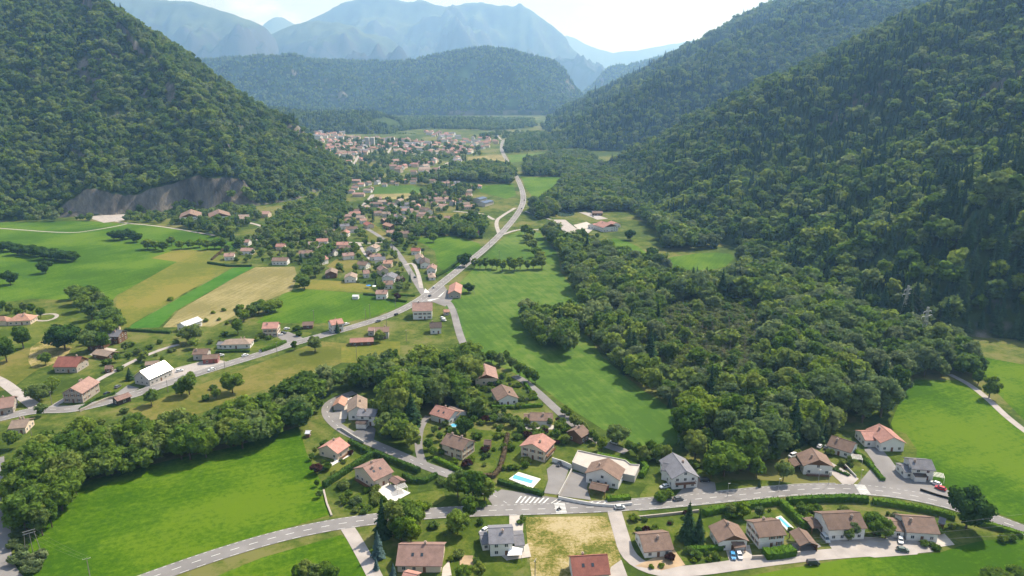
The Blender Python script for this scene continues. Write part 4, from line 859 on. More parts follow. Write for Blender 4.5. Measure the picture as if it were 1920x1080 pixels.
h((617, 601), (641, 597), 9, 6.0, 2.2, 'sal', 'wht', 'narrow white two-storey house standing right at the road', shut=True)
h((567, 604), (588, 603), 7, 2.8, 1.5, 'brn', 'wod', 'brown shed between the cream house and the roadside white house', name='shed', cat='shed', detail=1, chim=0)
h((338, 606), (371, 594), 9, 4.2, 1.8, 'lgt', 'wht', 'white barn with light sheet roof below the tan field', name='barn', cat='barn', chim=0)
h((773, 568), (811, 567), 16, 6.6, 4.0, 'pnk', 'wht', 'large white house with big brown roof at the road junction', shut=True, chim=2)
h((805, 605), (828, 604), 9, 4.6, 2.4, 'drk', 'wht', 'white house with dark roof beside the side lane below the junction')
h((831, 581), (842, 580), 5, 2.6, 1.3, 'org', 'stn', 'small orange-roofed shed in the garden by the junction', name='shed', cat='shed', detail=1, chim=0, ov=.3)
h((703, 614), (730, 613), 10, 5.0, 1.8, 'brn', 'gry', 'grey house with flat brown roof below the main road', annex=[((691, 614), (703, 614), 8, 3.6, 1.2, 'pnk', 'gry')])
h((656, 635), (701, 633), 8, 2.6, 1.4, 'sal', 'wod', 'long low pink-roofed barn above the wood', name='barn', cat='barn', detail=1, chim=0)
h((855, 529), (852, 545), 11, 4.0, 2.6, 'sal', 'stn', 'stone field barn with salmon roof in the pasture by the junction', name='barn', cat='barn', chim=0, detail=1)
h((705, 544), (727, 544), 9.5, 4.6, 2.0, 'pnk', 'wht', 'white house with pinkish roof at the edge of the green field above the road')
h((718, 527), (737, 526), 10, 4.0, 2.2, 'brn', 'wht', 'brown-roofed white house just above the pinkish-roofed one')
h((661, 553), (673, 553), 5, 2.4, .8, 'lgt', 'wht', 'tiny white shed alone in the green field', name='shed', cat='shed', detail=0, chim=0, ov=.3)
# --- restaurant and sheds on the right
h((1127, 414), (1146, 420), 22, 5.6, 4.0, 'sal', 'wht', 'large white inn with pink roof beside the pond and car park', name='inn', cat='building', gable='wod', annex=[((1110, 420), (1130, 416), 14, 4, 2.4, 'sal', 'wht'), ((1146, 414), (1156, 418), 12, 4, 2.0, 'sal', 'wht')])
h((1110, 396), (1130, 396), 10, 3.5, 2.0, 'brn', 'wod', 'dark chalet behind the inn', detail=1)
h((892, 372), (906, 368), 16, 5, 1.6, 'sol', 'gry', 'warehouse with dark solar roof nearest the main road', name='warehouse', cat='building', detail=0, chim=0)
h((901, 379), (918, 374), 16, 5, 1.6, 'sol', 'gry', 'warehouse with dark solar roof in front of its twin', name='warehouse', cat='building', detail=0, chim=0)
# --- village between the fields and the road: pixel ridges
MID = [((636, 460), (658, 460), 9, 'brn', 'wht', 'long brown house south of the village lane'), ((641, 475), (663, 473), 9, 'pnk', 'wht', 'long pinkish house with parking south of the village lane'), ((704, 457), (695, 462), 12, 'tan', 'wht', 'gabled chalet on the village lane corner'),
       ((699, 476), (711, 475), 9, 'pnk', 'wht', 'hipped pinkish house below the chalet'), ((719, 488), (736, 488), 9, 'org', 'crm', 'orange-roofed house above the greenhouses'), ((734, 510), (727, 517), 12, 'gry', 'wht', 'grey-roofed chalet with blue parasol near the junction'), ((622, 502), (620, 509), 11, 'tan', 'wod', 'timber chalet at the left end of the village bottom row'),
       ((659, 510), (656, 517), 11, 'tan', 'wht', 'pale gabled house in the village bottom row'), ((771, 465), (789, 465), 10, 'red', 'wht', 'bright red-roofed house along the village street'), ((785, 474), (789, 482), 9, 'tan', 'wht', 'white gabled house below the bright red roof'), ((796, 482), (797, 491), 10, 'drk', 'wht', 'dark-roofed white chalet beside the pale gable'),
       ((811, 494), (808, 501), 9, 'pnk', 'wht', 'white gabled house nearest the main road hedge'), ((809, 511), (810, 516), 7, 'tan', 'wht', 'little white house at the end of the hedge'), ((724, 432), (740, 431), 11, 'pnk', 'crm', 'pinkish house where the village street forks'), ((735, 446), (743, 445), 8, 'pnk', 'crm', 'small pinkish house under the dark tree'),
       ((877, 431), (899, 431), 11, 'sal', 'crm', 'lone cream house with pink roof in its hedge by the main road'), ((674, 410), (687, 409), 10, 'pnk', 'wht', 'pinkish house above the olive lawn'), ((687, 415), (695, 419), 10, 'red', 'crm', 'reddish gable above the village street'), ((716, 410), (728, 408), 9, 'pnk', 'wod', 'timber house with pinkish roof above the street'),
       ((723, 417), (738, 421), 10, 'org', 'wod', 'orange-brown long house above the street'), ((738, 402), (752, 401), 9, 'pnk', 'crm', 'pinkish cottage left of the tree belt'), ((872, 384), (890, 383), 11, 'pnk', 'crm', 'pinkish house right of the olive lot'), ((752, 391), (775, 391), 12, 'pnk', 'wht', 'large pinkish house in the village middle'), ((833, 405), (848, 405), 11, 'pnk', 'wht', 'gabled house above the tree belt'),
       ((804, 406), (817, 406), 10, 'pnk', 'crm', 'square pinkish house above the tree belt'), ((785, 398), (799, 398), 10, 'pnk', 'wht', 'steep pinkish house behind the square one'), ((819, 387), (832, 387), 10, 'tan', 'gry', 'grey house on the upper village edge'), ((817, 374), (836, 374), 13, 'brn', 'gry', 'big old brown house in the upper village'), ((699, 370), (715, 369), 11, 'pnk', 'crm', 'pinkish house at the corner of the tan field'),
       ((661, 361), (684, 361), 11, 'pnk', 'crm', 'long pinkish house at the foot of the slope'), ((649, 355), (661, 355), 10, 'pnk', 'wht', 'pinkish cottage beside the slope wood'), ((660, 336), (676, 336), 12, 'pnk', 'gry', 'terraced pinkish house highest by the slope'), ((694, 379), (717, 379), 11, 'brn', 'gry', 'long brown house under the tan field'), ((660, 392), (680, 392), 11, 'brn', 'wod', 'dark timber house left of the village centre'),
       ((700, 396), (715, 395), 10, 'brn', 'crm', 'brown-roofed cottage in the village centre'), ((681, 386), (690, 384), 9, 'tan', 'gry', 'small grey house under the long brown house'), ((716, 343), (726, 343), 9, 'tan', 'wht', 'white cottage left of the pair behind the green field'), ((741, 343), (748, 343), 8, 'tan', 'wht', 'white cottage right of the pair behind the green field'),
       ((872, 365), (883, 364), 9, 'pnk', 'wht', 'house beside the solar warehouses'), ((887, 346), (900, 346), 10, 'sal', 'wht', 'pink house hidden at the wood by the main road'), ((447, 449), (469, 449), 11, 'pnk', 'wht', 'uppermost house of the three beside the tan field'), ((452, 465), (475, 465), 10, 'pnk', 'wht', 'middle house of the three beside the tan field'),
       ((420, 475), (440, 474), 12, 'pnk', 'wht', 'lowest house of the three beside the tan field'), ((511, 483), (541, 483), 10, 'brn', 'wht', 'long white bungalow at the top of the tan field'), ((560, 470), (586, 469), 10, 'brn', 'wht', 'white bungalow with pool right of the long one'), ((578, 453), (596, 453), 11, 'tan', 'gry', 'pale roofed house above the bungalows'), ((518, 457), (535, 457), 10, 'sal', 'crm', 'pink-roofed house below the track fork'),
       ((528, 420), (536, 421), 10, 'sal', 'crm', 'little pink roof among the trees by the slope'), ((584, 394), (590, 398), 9, 'pnk', 'wht', 'small pinkish house at the foot of the wooded spur'), ((680, 507), (692, 506), 9, 'pnk', 'wht', 'small house in the middle of the village bottom row'), ((746, 517), (756, 520), 6, 'tan', 'wod', 'garage beside the village street wall'), ((690, 470), (694, 474), 6, 'drk', 'wod', 'dark hut behind the hipped house')]
for i, (a, b_, sp, rk, wk, where) in enumerate(MID):
    h(a, b_, sp, 4.2 if sp > 8 else 2.8, 2.2 if sp > 8 else 1.4, rk, wk, where, detail=1, chim=1 if i % 3 else 2, hip=(i % 9 == 3))
h((358, 392), (355, 401), 26, 8.5, 5, 'brn', 'wht', 'big white chalet block under the cliff, leftmost of the three', name='chalet_block', cat='building', gable='wod', detail=1, chim=2)
h((409, 392), (412, 400), 27, 8.5, 5, 'brn', 'wht', 'big white chalet block under the cliff with dark gable, middle of the three', name='chalet_block', cat='building', gable='wod', detail=1, chim=2)
h((439, 403), (467, 402), 18, 6.5, 4, 'tan', 'wht', 'white chalet block with pale roof, rightmost under the cliff', name='chalet_block', cat='building', detail=1, sky=2)
h((484, 396), (506, 396), 16, 5, 3, 'pnk', 'crm', 'pink-roofed house half hidden in trees right of the chalet blocks', detail=1)

# other houses of the village and its upper end
VP = [([(585, 445), (700, 380), (800, 378), (870, 375), (900, 400), (850, 412), (760, 425), (800, 500), (770, 540), (690, 530), (615, 515), (590, 480)], 46, 'among the village gardens'), ([(640, 345), (720, 338), (850, 345), (900, 360), (870, 372), (800, 376), (690, 372)], 26, 'at the upper end of the village'), ([(760, 330), (840, 325), (845, 345), (780, 345)], 10, 'between the village and the town')]
for poly, n, where in VP:
    w_ = np.array([P(*p)[:2] for p in poly]); k = 0; rp = np.concatenate(ROAD_PTS)
    for _ in range(6000):
        if k >= n: break
        q = rng.uniform(w_.min(0), w_.max(0)); c_ = False
        for i in range(len(w_)):
            (x1, y1), (x2, y2) = w_[i], w_[(i + 1) % len(w_)]
            if (y1 > q[1]) != (y2 > q[1]) and q[0] < (x2 - x1) * (q[1] - y1) / (y2 - y1) + x1: c_ = not c_
        if not c_ or np.min(np.hypot(rp[:, 0] - q[0], rp[:, 1] - q[1]) - rp[:, 2]) < 8 or min(np.hypot(a[0] - q[0], a[1] - q[1]) - a[2] for a in HOUSES) < 11: continue
        if any(pl[:, 0].min() < q[0] < pl[:, 0].max() and pl[:, 1].min() < q[1] < pl[:, 1].max() for pl in FIELD_POLYS): continue
        rk = random.choice(('pnk', 'pnk', 'brn', 'tan', 'sal', 'brn', 'gry')); wk = random.choice(('wht', 'wht', 'crm', 'gry')); an = random.uniform(-.5, .5) + random.choice((0, 0, 1.57)); ln = random.uniform(11, 15); d = np.array([math.cos(an), math.sin(an), 0]) * ln / 2; c_ = np.array([q[0], q[1], 0.])
        root = thing('house', '%s house with %s roof %s' % (WALLN[wk], ROOFN[rk], where), 'house', (q[0], q[1], float(gz(q[1]))), 0, 'houses ' + where)
        block(root, c_ - d, c_ + d, random.uniform(8.5, 11), random.uniform(3.4, 5), 2.3, rk, wk, detail=1 if q[1] < 1000 else 0, chim=1); HOUSES.append((q[0], q[1], 6.5)); k += 1
h((757, 1072), (783, 1078), 6.5, 2.6, 1.3, 'sal', 'crm', 'small salmon-roofed garage with solar panels at the bottom edge', name='garage', cat='garage', chim=0, detail=1)
# ---------------------------------------------------------------- far town
def inpoly(x, y, pl):
    ins = np.zeros(len(x), bool); n = len(pl)
    for i in range(n):
        x1, y1 = pl[i]; x2, y2 = pl[(i + 1) % n]
        c = ((y1 > y) != (y2 > y)) & (x < (x2 - x1) * (y - y1) / (y2 - y1 + 1e-12) + x1); ins ^= c
    return ins
TOWN = [[(600, 264), (660, 258), (760, 263), (830, 270), (905, 277), (905, 286), (870, 292), (800, 292), (700, 287), (650, 300), (610, 284)], [(700, 308), (800, 303), (872, 296), (868, 308), (840, 332), (775, 338), (725, 312)], [(578, 247), (640, 247), (652, 258), (590, 262)], [(790, 246), (840, 252), (880, 264), (890, 272), (830, 268)], [(885, 262), (935, 259), (930, 276), (895, 280)], [(640, 290), (690, 285), (690, 300), (660, 318), (640, 305)]]
tp = []
for pl in TOWN:
    w_ = np.array([P(*p)[:2] for p in pl]); x0, y0 = w_.min(0); x1, y1 = w_.max(0); s = 27
    gx, gy_ = np.meshgrid(np.arange(x0, x1, s), np.arange(y0, y1, s)); gx = gx.ravel() + rng.uniform(-8, 8, gx.size); gy_ = gy_.ravel() + rng.uniform(-8, 8, gy_.size)
    k = inpoly(gx, gy_, w_) & (rng.random(gx.size) < .62); tp += list(zip(gx[k], gy_[k]))
rp = np.concatenate(ROAD_PTS)
tp = [p for p in tp if np.min(np.hypot(rp[:, 0] - p[0], rp[:, 1] - p[1]) - rp[:, 2]) > 8]
tp = np.array(sorted(tp, key=lambda p: p[1]))
TPROTO = []
for k, (l, s, wh, ri, rk, wk) in enumerate([(14, 11, 6, 3, 'sal', 'wht'), (16, 11, 7, 3, 'pnk', 'crm'), (13, 10, 5, 2.6, 'org', 'wht'), (18, 12, 9, 3.4, 'pnk', 'wht'), (24, 12, 8, 3, 'tan', 'wht'), (13, 11, 6, 3, 'brn', 'crm'), (20, 14, 10, 3, 'gry', 'wht'), (15, 10, 6, 3, 'sal', 'pnk')]):
    w_ = MB(); a, b_ = l / 2 - .5, s / 2 - .5; H = wh + ri
    w_.v = [(-a, y, z) for y, z in ((-b_, -2), (b_, -2), (b_, wh), (0, H), (-b_, wh))] + [(a, y, z) for y, z in ((-b_, -2), (b_, -2), (b_, wh), (0, H), (-b_, wh))]
    w_.f = [(4, 3, 2, 1, 0), (5, 6, 7, 8, 9), (1, 2, 7, 6), (4, 0, 5, 9)]; w_.mi = [0] * 4
    r_ = MB(); sl = ri / b_; e = H - sl * s / 2
    for q in (-1, 1): r_.face([(-l / 2, 0, H + .3), (l / 2, 0, H + .3), (l / 2, q * s / 2, e + .3), (-l / 2, q * s / 2, e + .3)]); r_.face([(-l / 2, q * s / 2, e), (l / 2, q * s / 2, e), (l / 2, q * s / 2, e + .3), (-l / 2, q * s / 2, e + .3)])
    TPROTO.append((w_.mesh('wall', M['w_' + wk]), r_.mesh('roof', M['r_' + rk]), w_, r_, rk, wk))
NTOWN = min(len(tp), 120); extra = [[MB(), MB()]]
SW, SR = {}, {}
for i, (x, y) in enumerate(tp):
    k = random.choice((0, 0, 1, 1, 2, 2, 3, 4, 5, 6, 7, 7)); wm, rm, wb, rb_, rk, wk = TPROTO[k]; rz = random.choice((0, 0, .4, 1.2, 1.57, -.5)) + random.uniform(-.15, .15); z = float(gz(y))
    if i < NTOWN:
        t_ = thing('town_house', '%s %s house with %s roof in the distant town' % (('small', 'broad')[k in (3, 4, 6)], WALLN[wk], ROOFN[rk]), 'house', (x, y, z), rz, 'houses of the distant town')
        obj('wall', wm, t_); obj('roof', rm, t_)
    else:
        ca, sa = math.cos(rz), math.sin(rz)
        for src, D, key in ((wb, SW, wk), (rb_, SR, rk)):
            m_ = D.setdefault(key, MB()); n0 = len(m_.v); m_.v += [(x + a * ca - b_ * sa, y + a * sa + b_ * ca, z + c) for a, b_, c in src.v]; m_.f += [tuple(n0 + q for q in f) for f in src.f]; m_.mi += [0] * len(src.f)
    HOUSES.append((x, y, 8))
allm = MB(); mats = []
for D, pre in ((SW, 'w_'), (SR, 'r_')):
    for key, m_ in D.items():
        n0 = len(allm.v); mats.append(M[pre + key]); allm.v += m_.v; allm.f += [tuple(n0 + q for q in f) for f in m_.f]; allm.mi += [len(mats) - 1] * len(m_.f)
if allm.v: tag(allm.build('distant_houses', mats), 'pale houses in the farthest streets of the town', 'houses', kind='stuff')
t_ = thing('apartment_tower', 'pair of tall grey apartment towers rising above the distant town roofs', 'building', P(694, 276))
for dx in (-7, 8): MB().box(dx - 5, dx + 5, -6, 6, -2, 26).build('tower_block', M['w_gry'], t_); MB().box(dx - 5.4, dx + 5.4, -6.4, 6.4, 26, 27).build('parapet', M['w_wht'], t_)
# ---------------------------------------------------------------- hedges, walls
def hedge(pix, wd, ht, label, mt='hedge', jitter=.14):
    c, s = resample(np.array([P(*p)[:2] for p in pix]), .7); t_ = np.gradient(c, axis=0); t_ /= np.linalg.norm(t_, axis=1)[:, None]; n = np.c_[-t_[:, 1], t_[:, 0]]
    r = np.random.default_rng(int(abs(pix[0][0]))); mb = MB(); zb = gz(c[:, 1])
    prof = [(-.5, 0), (-.52, .5), (-.47, .93), (-.2, 1.0), (.2, 1.0), (.47, .93), (.52, .5), (.5, 0)]; m_ = len(prof)
    V = np.zeros((len(c), m_, 3))
    for j, (a, q) in enumerate(prof):
        V[:, j, :2] = c + n * (a * wd) + r.normal(0, jitter * .5, (len(c), 2)); V[:, j, 2] = zb + ht * q + (r.normal(0, jitter, len(c)) if q else -.1)
    mb.v = [tuple(v) for v in V.reshape(-1, 3)]
    for i in range(len(c) - 1):
        for j in range(m_ - 1): k = i * m_ + j; mb.f.append((k, k + 1, k + m_ + 1, k + m_))
    mb.f.append(tuple(range(m_))); mb.f.append(tuple(reversed(range((len(c) - 1) * m_, len(c) * m_)))); 
    # leaf faces on the surface
    N = int(s[-1] * (wd + 2 * ht) * 5); i = r.integers(0, len(c), N); u = r.uniform(0, 1, N); j = np.minimum((u * (m_ - 1)).astype(int), m_ - 2); f = (u * (m_ - 1) - j)[:, None]
    pos = V[i, j] * (1 - f) + V[i, j + 1] * f + r.normal(0, .12, (N, 3)); nr = r.normal(size=(N, 3)); nr[:, 2] += .6; nr /= np.linalg.norm(nr, axis=1)[:, None]
    q = leafquads(pos, nr, r.uniform(.12, .26, N), r).reshape(-1, 3); k = len(mb.v); mb.v += [tuple(v) for v in q]; mb.f += [tuple(a) for a in (np.arange(len(q)).reshape(-1, 4) + k)]
    mb.mi = [0] * len(mb.f); HEDGE_PTS.append(c)
    return tag(mb.build('hedge', M[mt]), label, 'hedge')
HEDGE_PTS = []
hedge([(1320, 966), (1345, 960), (1400, 952), (1460, 944)], 2.6, 2.4, 'bright clipped hedge along the near road above the two brown-roofed houses')
hedge([(1476, 944), (1540, 940), (1590, 939), (1626, 941)], 2.6, 2.6, 'long bright clipped hedge left of the footpath gap below the road')
hedge([(1636, 943), (1700, 953), (1760, 965), (1790, 974)], 2.4, 2.2, 'long bright hedge right of the footpath gap below the road')
hedge([(1838, 984), (1870, 993), (1918, 1008)], 2.2, 2.0, 'short hedge section right of the big dark tree')
hedge([(1464, 946), (1485, 965), (1505, 985), (1512, 992)], 2.6, 2.6, 'thick hedge running down between two gardens to the carport')
hedge([(1283, 1036), (1320, 1034), (1354, 1030)], 2.0, 2.0, 'clipped hedge below the tall spruce')
hedge([(1433, 1044), (1460, 1042), (1486, 1037)], 4.2, 2.6, 'bright box-shaped hedge block at the gate of the two-storey house')
hedge([(1138, 938), (1182, 935)], 2.4, 1.6, 'short bright hedge in front of the brown gabled house')
hedge([(1120, 856), (1150, 862), (1192, 878)], 2.6, 1.8, 'bright hedge behind the beige roof terrace')
hedge([(1203, 895), (1212, 880), (1204, 872)], 2.2, 2.2, 'hedge between the roof terrace and the grey-roofed house')
hedge([(656, 832), (676, 843), (697, 855)], 2.2, 2.4, 'dark hedge along the street beside the salmon-roofed house', 'hedge_d')
hedge([(702, 853), (740, 868), (786, 887)], 2.0, 2.4, 'long dark hedge along the hamlet street', 'hedge_d')
hedge([(699, 855), (650, 886), (608, 914)], 2.2, 2.6, 'dark hedge dividing the two cream houses', 'hedge_d')
hedge([(757, 894), (772, 904), (798, 905), (818, 894)], 2.0, 2.0, 'curved dark hedge at the end of the hamlet drive', 'hedge_d')
hedge([(814, 862), (838, 873), (862, 885)], 2.0, 1.8, 'hedge below the brown two-storey house', 'hedge')
hedge([(952, 818), (946, 850), (938, 880), (925, 896), (905, 895)], 1.8, 1.8, 'brown copper hedge curving through the gardens', 'hedge_b')
hedge([(934, 906), (975, 918), (1018, 930)], 1.8, 2.0, 'dark hedge along the road below the swimming pool', 'hedge_d')
hedge([(922, 765), (970, 765), (1017, 762)], 1.8, 1.6, 'green hedge below the white gabled house', 'hedge')
hedge([(984, 720), (1000, 742), (1006, 750)], 1.6, 1.5, 'small hedge beside the garden at the lane', 'hedge')
hedge([(390, 494), (430, 500), (472, 500)], 2.0, 2.0, 'hedge at the tip of the garden beside the tan field', 'hedge_d')
hedge([(397, 488), (412, 475), (425, 464)], 1.8, 1.8, 'brownish hedge along the lowest house by the tan field', 'hedge_b')
hedge([(682, 553), (720, 556)], 1.6, 1.6, 'hedge below the pinkish house above the road', 'hedge_d')
hedge([(725, 563), (762, 567)], 1.6, 1.6, 'low hedge along the main road above the junction', 'hedge_d')
hedge([(735, 553), (778, 556)], 1.4, 1.4, 'hedge of the garden beside the village street', 'hedge')
hedge([(818, 520), (840, 508), (862, 490)], 2.2, 2.4, 'hedge along the main road beside the white gabled houses', 'hedge_d')
hedge([(862, 442), (880, 447), (905, 447)], 3.5, 3.0, 'tall dark hedge round the lone house by the main road', 'hedge_d')
hedge([(490, 660), (515, 652), (535, 643)], 2.2, 2.2, 'clipped hedge in front of the tall cream house', 'hedge')
hedge([(405, 662), (440, 660), (468, 660)], 1.6, 1.4, 'low hedge in front of the long low white house', 'hedge_d')
hedge([(1506, 860), (1545, 875), (1592, 893)], 1.0, 1.0, 'thin hedge along the chalet drive', 'hedge_d')
hedge([(1602, 848), (1630, 872), (1655, 902)], 1.8, 1.6, 'hedge between the chalet garden and the asphalt drive', 'hedge')
hedge([(235, 620), (270, 622), (320, 625)], 2.0, 1.8, 'dark hedge at the lower end of the crop strips', 'hedge_d')
hedge([(150, 768), (178, 750), (215, 738)], 1.2, 1.0, 'low hedge on the wall by the stone farmhouse', 'hedge_d')
def wall(pix, th, ht, mt, label, name='garden_wall', cat='wall'):
    c, s = resample(np.array([P(*p)[:2] for p in pix]), 2.0); t_ = np.gradient(c, axis=0); t_ /= np.linalg.norm(t_, axis=1)[:, None]; n = np.c_[-t_[:, 1], t_[:, 0]] * th / 2
    mb = MB()
    for i in range(len(c) - 1):
        a, b_, cc, d = c[i] - n[i], c[i + 1] - n[i + 1], c[i + 1] + n[i + 1], c[i] + n[i]; k = len(mb.v); z = float(gz(c[i, 1]))
        mb.v += [(*p, z - .2) for p in (a, b_, cc, d)] + [(*p, z + ht) for p in (a, b_, cc, d)]
        mb.f += [tuple(k + q for q in f) for f in ((4, 5, 6, 7), (0, 1, 5, 4), (2, 3, 7, 6))]
    for k in (0, len(mb.v) - 8): mb.f += [(k + 1, k + 2, k + 6, k + 5), (k, k + 3, k + 7, k + 4)]
    mb.mi = [0] * len(mb.f); return tag(mb.build(name, M[mt]), label, cat)
wall([(1110, 948), (1150, 951), (1185, 947)], .3, 1.2, 'w_wht', 'pale front wall below the carport of the brown gabled house')
wall([(1047, 936), (1080, 943), (1110, 948)], .3, 1.4, 'w_wht', 'white front wall of the grey paved yard')
wall([(1072, 884), (1060, 908), (1047, 932)], .3, 1.5, 'w_gry', 'pale wall between the two driveways')
wall([(1180, 974), (1240, 968), (1310, 960)], .5, 1.1, 'w_stn', 'low dark stone wall beside the near road left of the tall spruce')
wall([(607, 920), (613, 945), (622, 968)], .7, .6, 'w_stn', 'dry stone garden edge beside the lower-left meadow')
wall([(640, 806), (665, 822), (682, 832)], .4, 1.3, 'w_gry', 'grey retaining wall on the inside of the street bend')
wall([(632, 806), (640, 806)], .4, 1.2, 'w_gry', 'end of the grey retaining wall at the street bend')
wall([(1725, 920), (1755, 930), (1798, 942)], .25, 1.1, 'dark', 'black fence wall beside the red car', 'fence', 'fence')
wall([(1580, 870), (1590, 880), (1605, 896)], .3, 1.0, 'w_gry', 'grey garden wall corner behind the crossing')
wall([(1035, 866), (1055, 872), (1072, 880)], .3, 2.2, 'w_wht', 'white wall behind the parked black car')
wall([(1410, 1048), (1432, 1047)], .5, 1.3, 'w_stn', 'stone gate pillars left of the bright hedge block')
wall([(1490, 1042), (1500, 1040)], .6, 1.4, 'w_stn', 'stone gate pillar right of the bright hedge block')
wall([(150, 772), (200, 750), (235, 742)], .5, 1.4, 'w_stn', 'long stone roadside wall below the stone farmhouse')
# roof terrace with parapet
tw = [P(x, y, 2.7) for x, y in ((1084, 846), (1121, 854), (1172, 864), (1182, 872), (1199, 873), (1190, 894), (1150, 886), (1108, 882), (1073, 868))]
t_ = thing('roof_terrace', 'beige flat roof terrace with white parapet behind the brown gabled house', 'terrace', (*np.mean([p[:2] for p in tw], 0), 0))
l0 = np.array(t_.location)[:2]; pl = [(p[0] - l0[0], p[1] - l0[1]) for p in tw][::-1]
MB().prism(pl, -.2, 2.7).build('garage_block', M['w_gry'], t_)
inner = [(x * .985, y * .985) for x, y in pl]; mb = MB(); mb.face([(x, y, 2.72) for x, y in inner]); mb.build('floor_slab', M['slab'], t_)
for i in range(len(pl)):
    a, b_ = np.array(pl[i]), np.array(pl[(i + 1) % len(pl)]); d = (b_ - a) / np.hypot(*(b_ - a)); n = np.array([-d[1], d[0]]) * .14
    if np.mean([a[1], b_[1]]) < -3 and abs(d[0]) > .9 and 0: continue
    mb = MB(); mb.prism([tuple(a - n), tuple(b_ - n), tuple(b_ + n), tuple(a + n)], 2.69, 3.25); mb.build('parapet', M['w_gry'], t_)
# swimming pools
def pool(deck, water, label):
    c = np.mean([P(*p) for p in deck], 0); t_ = thing('swimming_pool', label, 'pool', c); 
    d = [(P(*p) - c)[:2] for p in deck]; w_ = [(P(*p) - c)[:2] for p in water]
    ar = sum(d[i][0] * d[(i + 1) % len(d)][1] - d[(i + 1) % len(d)][0] * d[i][1] for i in range(len(d)))
    if ar < 0: d, w_ = d[::-1], w_[::-1]
    MB().prism(d, .0, .32).build('deck', M['white_slab'], t_); mb = MB(); mb.face([(*p, .335) for p in w_]); mb.build('water', M['pool'], t_)
pool([(954, 899), (972, 886), (1014, 899), (998, 917)], [(960, 898), (965, 891), (1000, 902), (996, 908)], 'blue swimming pool with white deck beside the near road')
pool([(1454, 971), (1464, 968), (1488, 991), (1476, 996)], [(1458, 972), (1463, 971), (1483, 990), (1478, 993)], 'narrow pale pool behind the two-storey white house')
# pergolas, sail, greenhouse tub
def pergola(px, py, sx, sy, ht, rz, label, mt='frame'):
    t_ = thing('pergola', label, 'pergola', P(px, py), rz)
    for a in (-1, 1):
        for b_ in (-1, 1): MB().box(a * sx / 2 - .08, a * sx / 2 + .08, b_ * sy / 2 - .08, b_ * sy / 2 + .08, -.1, ht).build('post', M[mt], t_)
    for k in range(int(sx / .5) + 1): x = -sx / 2 + k * .5; MB().box(x - .09, x + .09, -sy / 2 - .2, sy / 2 + .2, ht, ht + .16).build('slat', M[mt], t_)
pergola(752, 922, 4.5, 3.5, 2.4, .5, 'white slatted pergola on the terrace of the large cream house')
pergola(1605, 866, 4, 4.5, 2.4, -.3, 'white pergola at the end of the brown single-sided roof')
pergola(1755, 900, 5, 4, 2.5, -.4, 'white pergola beside the modern house and the red car')
sail = thing('sun_sail', 'white sun sail stretched over the terrace of the grey-roofed modern house', 'sun sail', P(965, 1046))
mb = MB(); q = [(-2.6, -1.5, 2.0), (2.4, -2.0, 2.6), (2.8, 2.2, 2.2), (-1.8, 2.6, 3.0)]; mb.face([q[0], q[1], q[2]]); mb.face([q[0], q[2], q[3]]); mb.face([(x, y, z + .05) for x, y, z in (q[2], q[1], q[0])]); mb.face([(x, y, z + .05) for x, y, z in (q[3], q[2], q[0])]); mb.build('canvas', M['whiteplastic'], sail)
for x, y, z in q: MB().tube((x, y, -.1), (x, y, z), .06, .05).build('post', M['metal'], sail)
def tarp(px, py, r, mt, label, name='parasol'):
    t_ = thing(name, label, name.replace('_', ' '), P(px, py)); MB().tube((0, 0, -.1), (0, 0, 2.5), .05, .04).build('pole', M['metal'], t_)
    mb = MB(); n = 8
    for i in range(n): a, b_ = 6.283 * i / n, 6.283 * (i + 1) / n; mb.face([(0, 0, 2.9), (r * math.cos(a), r * math.sin(a), 2.3), (r * math.cos(b_), r * math.sin(b_), 2.3)]); mb.face([(0, 0, 2.82), (r * math.cos(b_), r * math.sin(b_), 2.22), (r * math.cos(a), r * math.sin(a), 2.22)])
    mb.build('canopy', M[mt], t_)
tarp(691, 540, 2.2, 'blue', 'blue parasol beside the pinkish house above the road'); tarp(702, 541, 2.0, 'whiteplastic', 'white parasol right of the blue one')
tub = thing('garden_pool', 'round white above-ground pool beside the bright salmon house', 'pool', P(852, 801)); MB().tube((0, 0, -.1), (0, 0, 1.1), 2.0, 2.0, 18).build('rim', M['whiteplastic'], tub); MB().tube((0, 0, 1.0), (0, 0, 1.13), 1.85, 1.85, 18).build('water', M['pool'], tub)
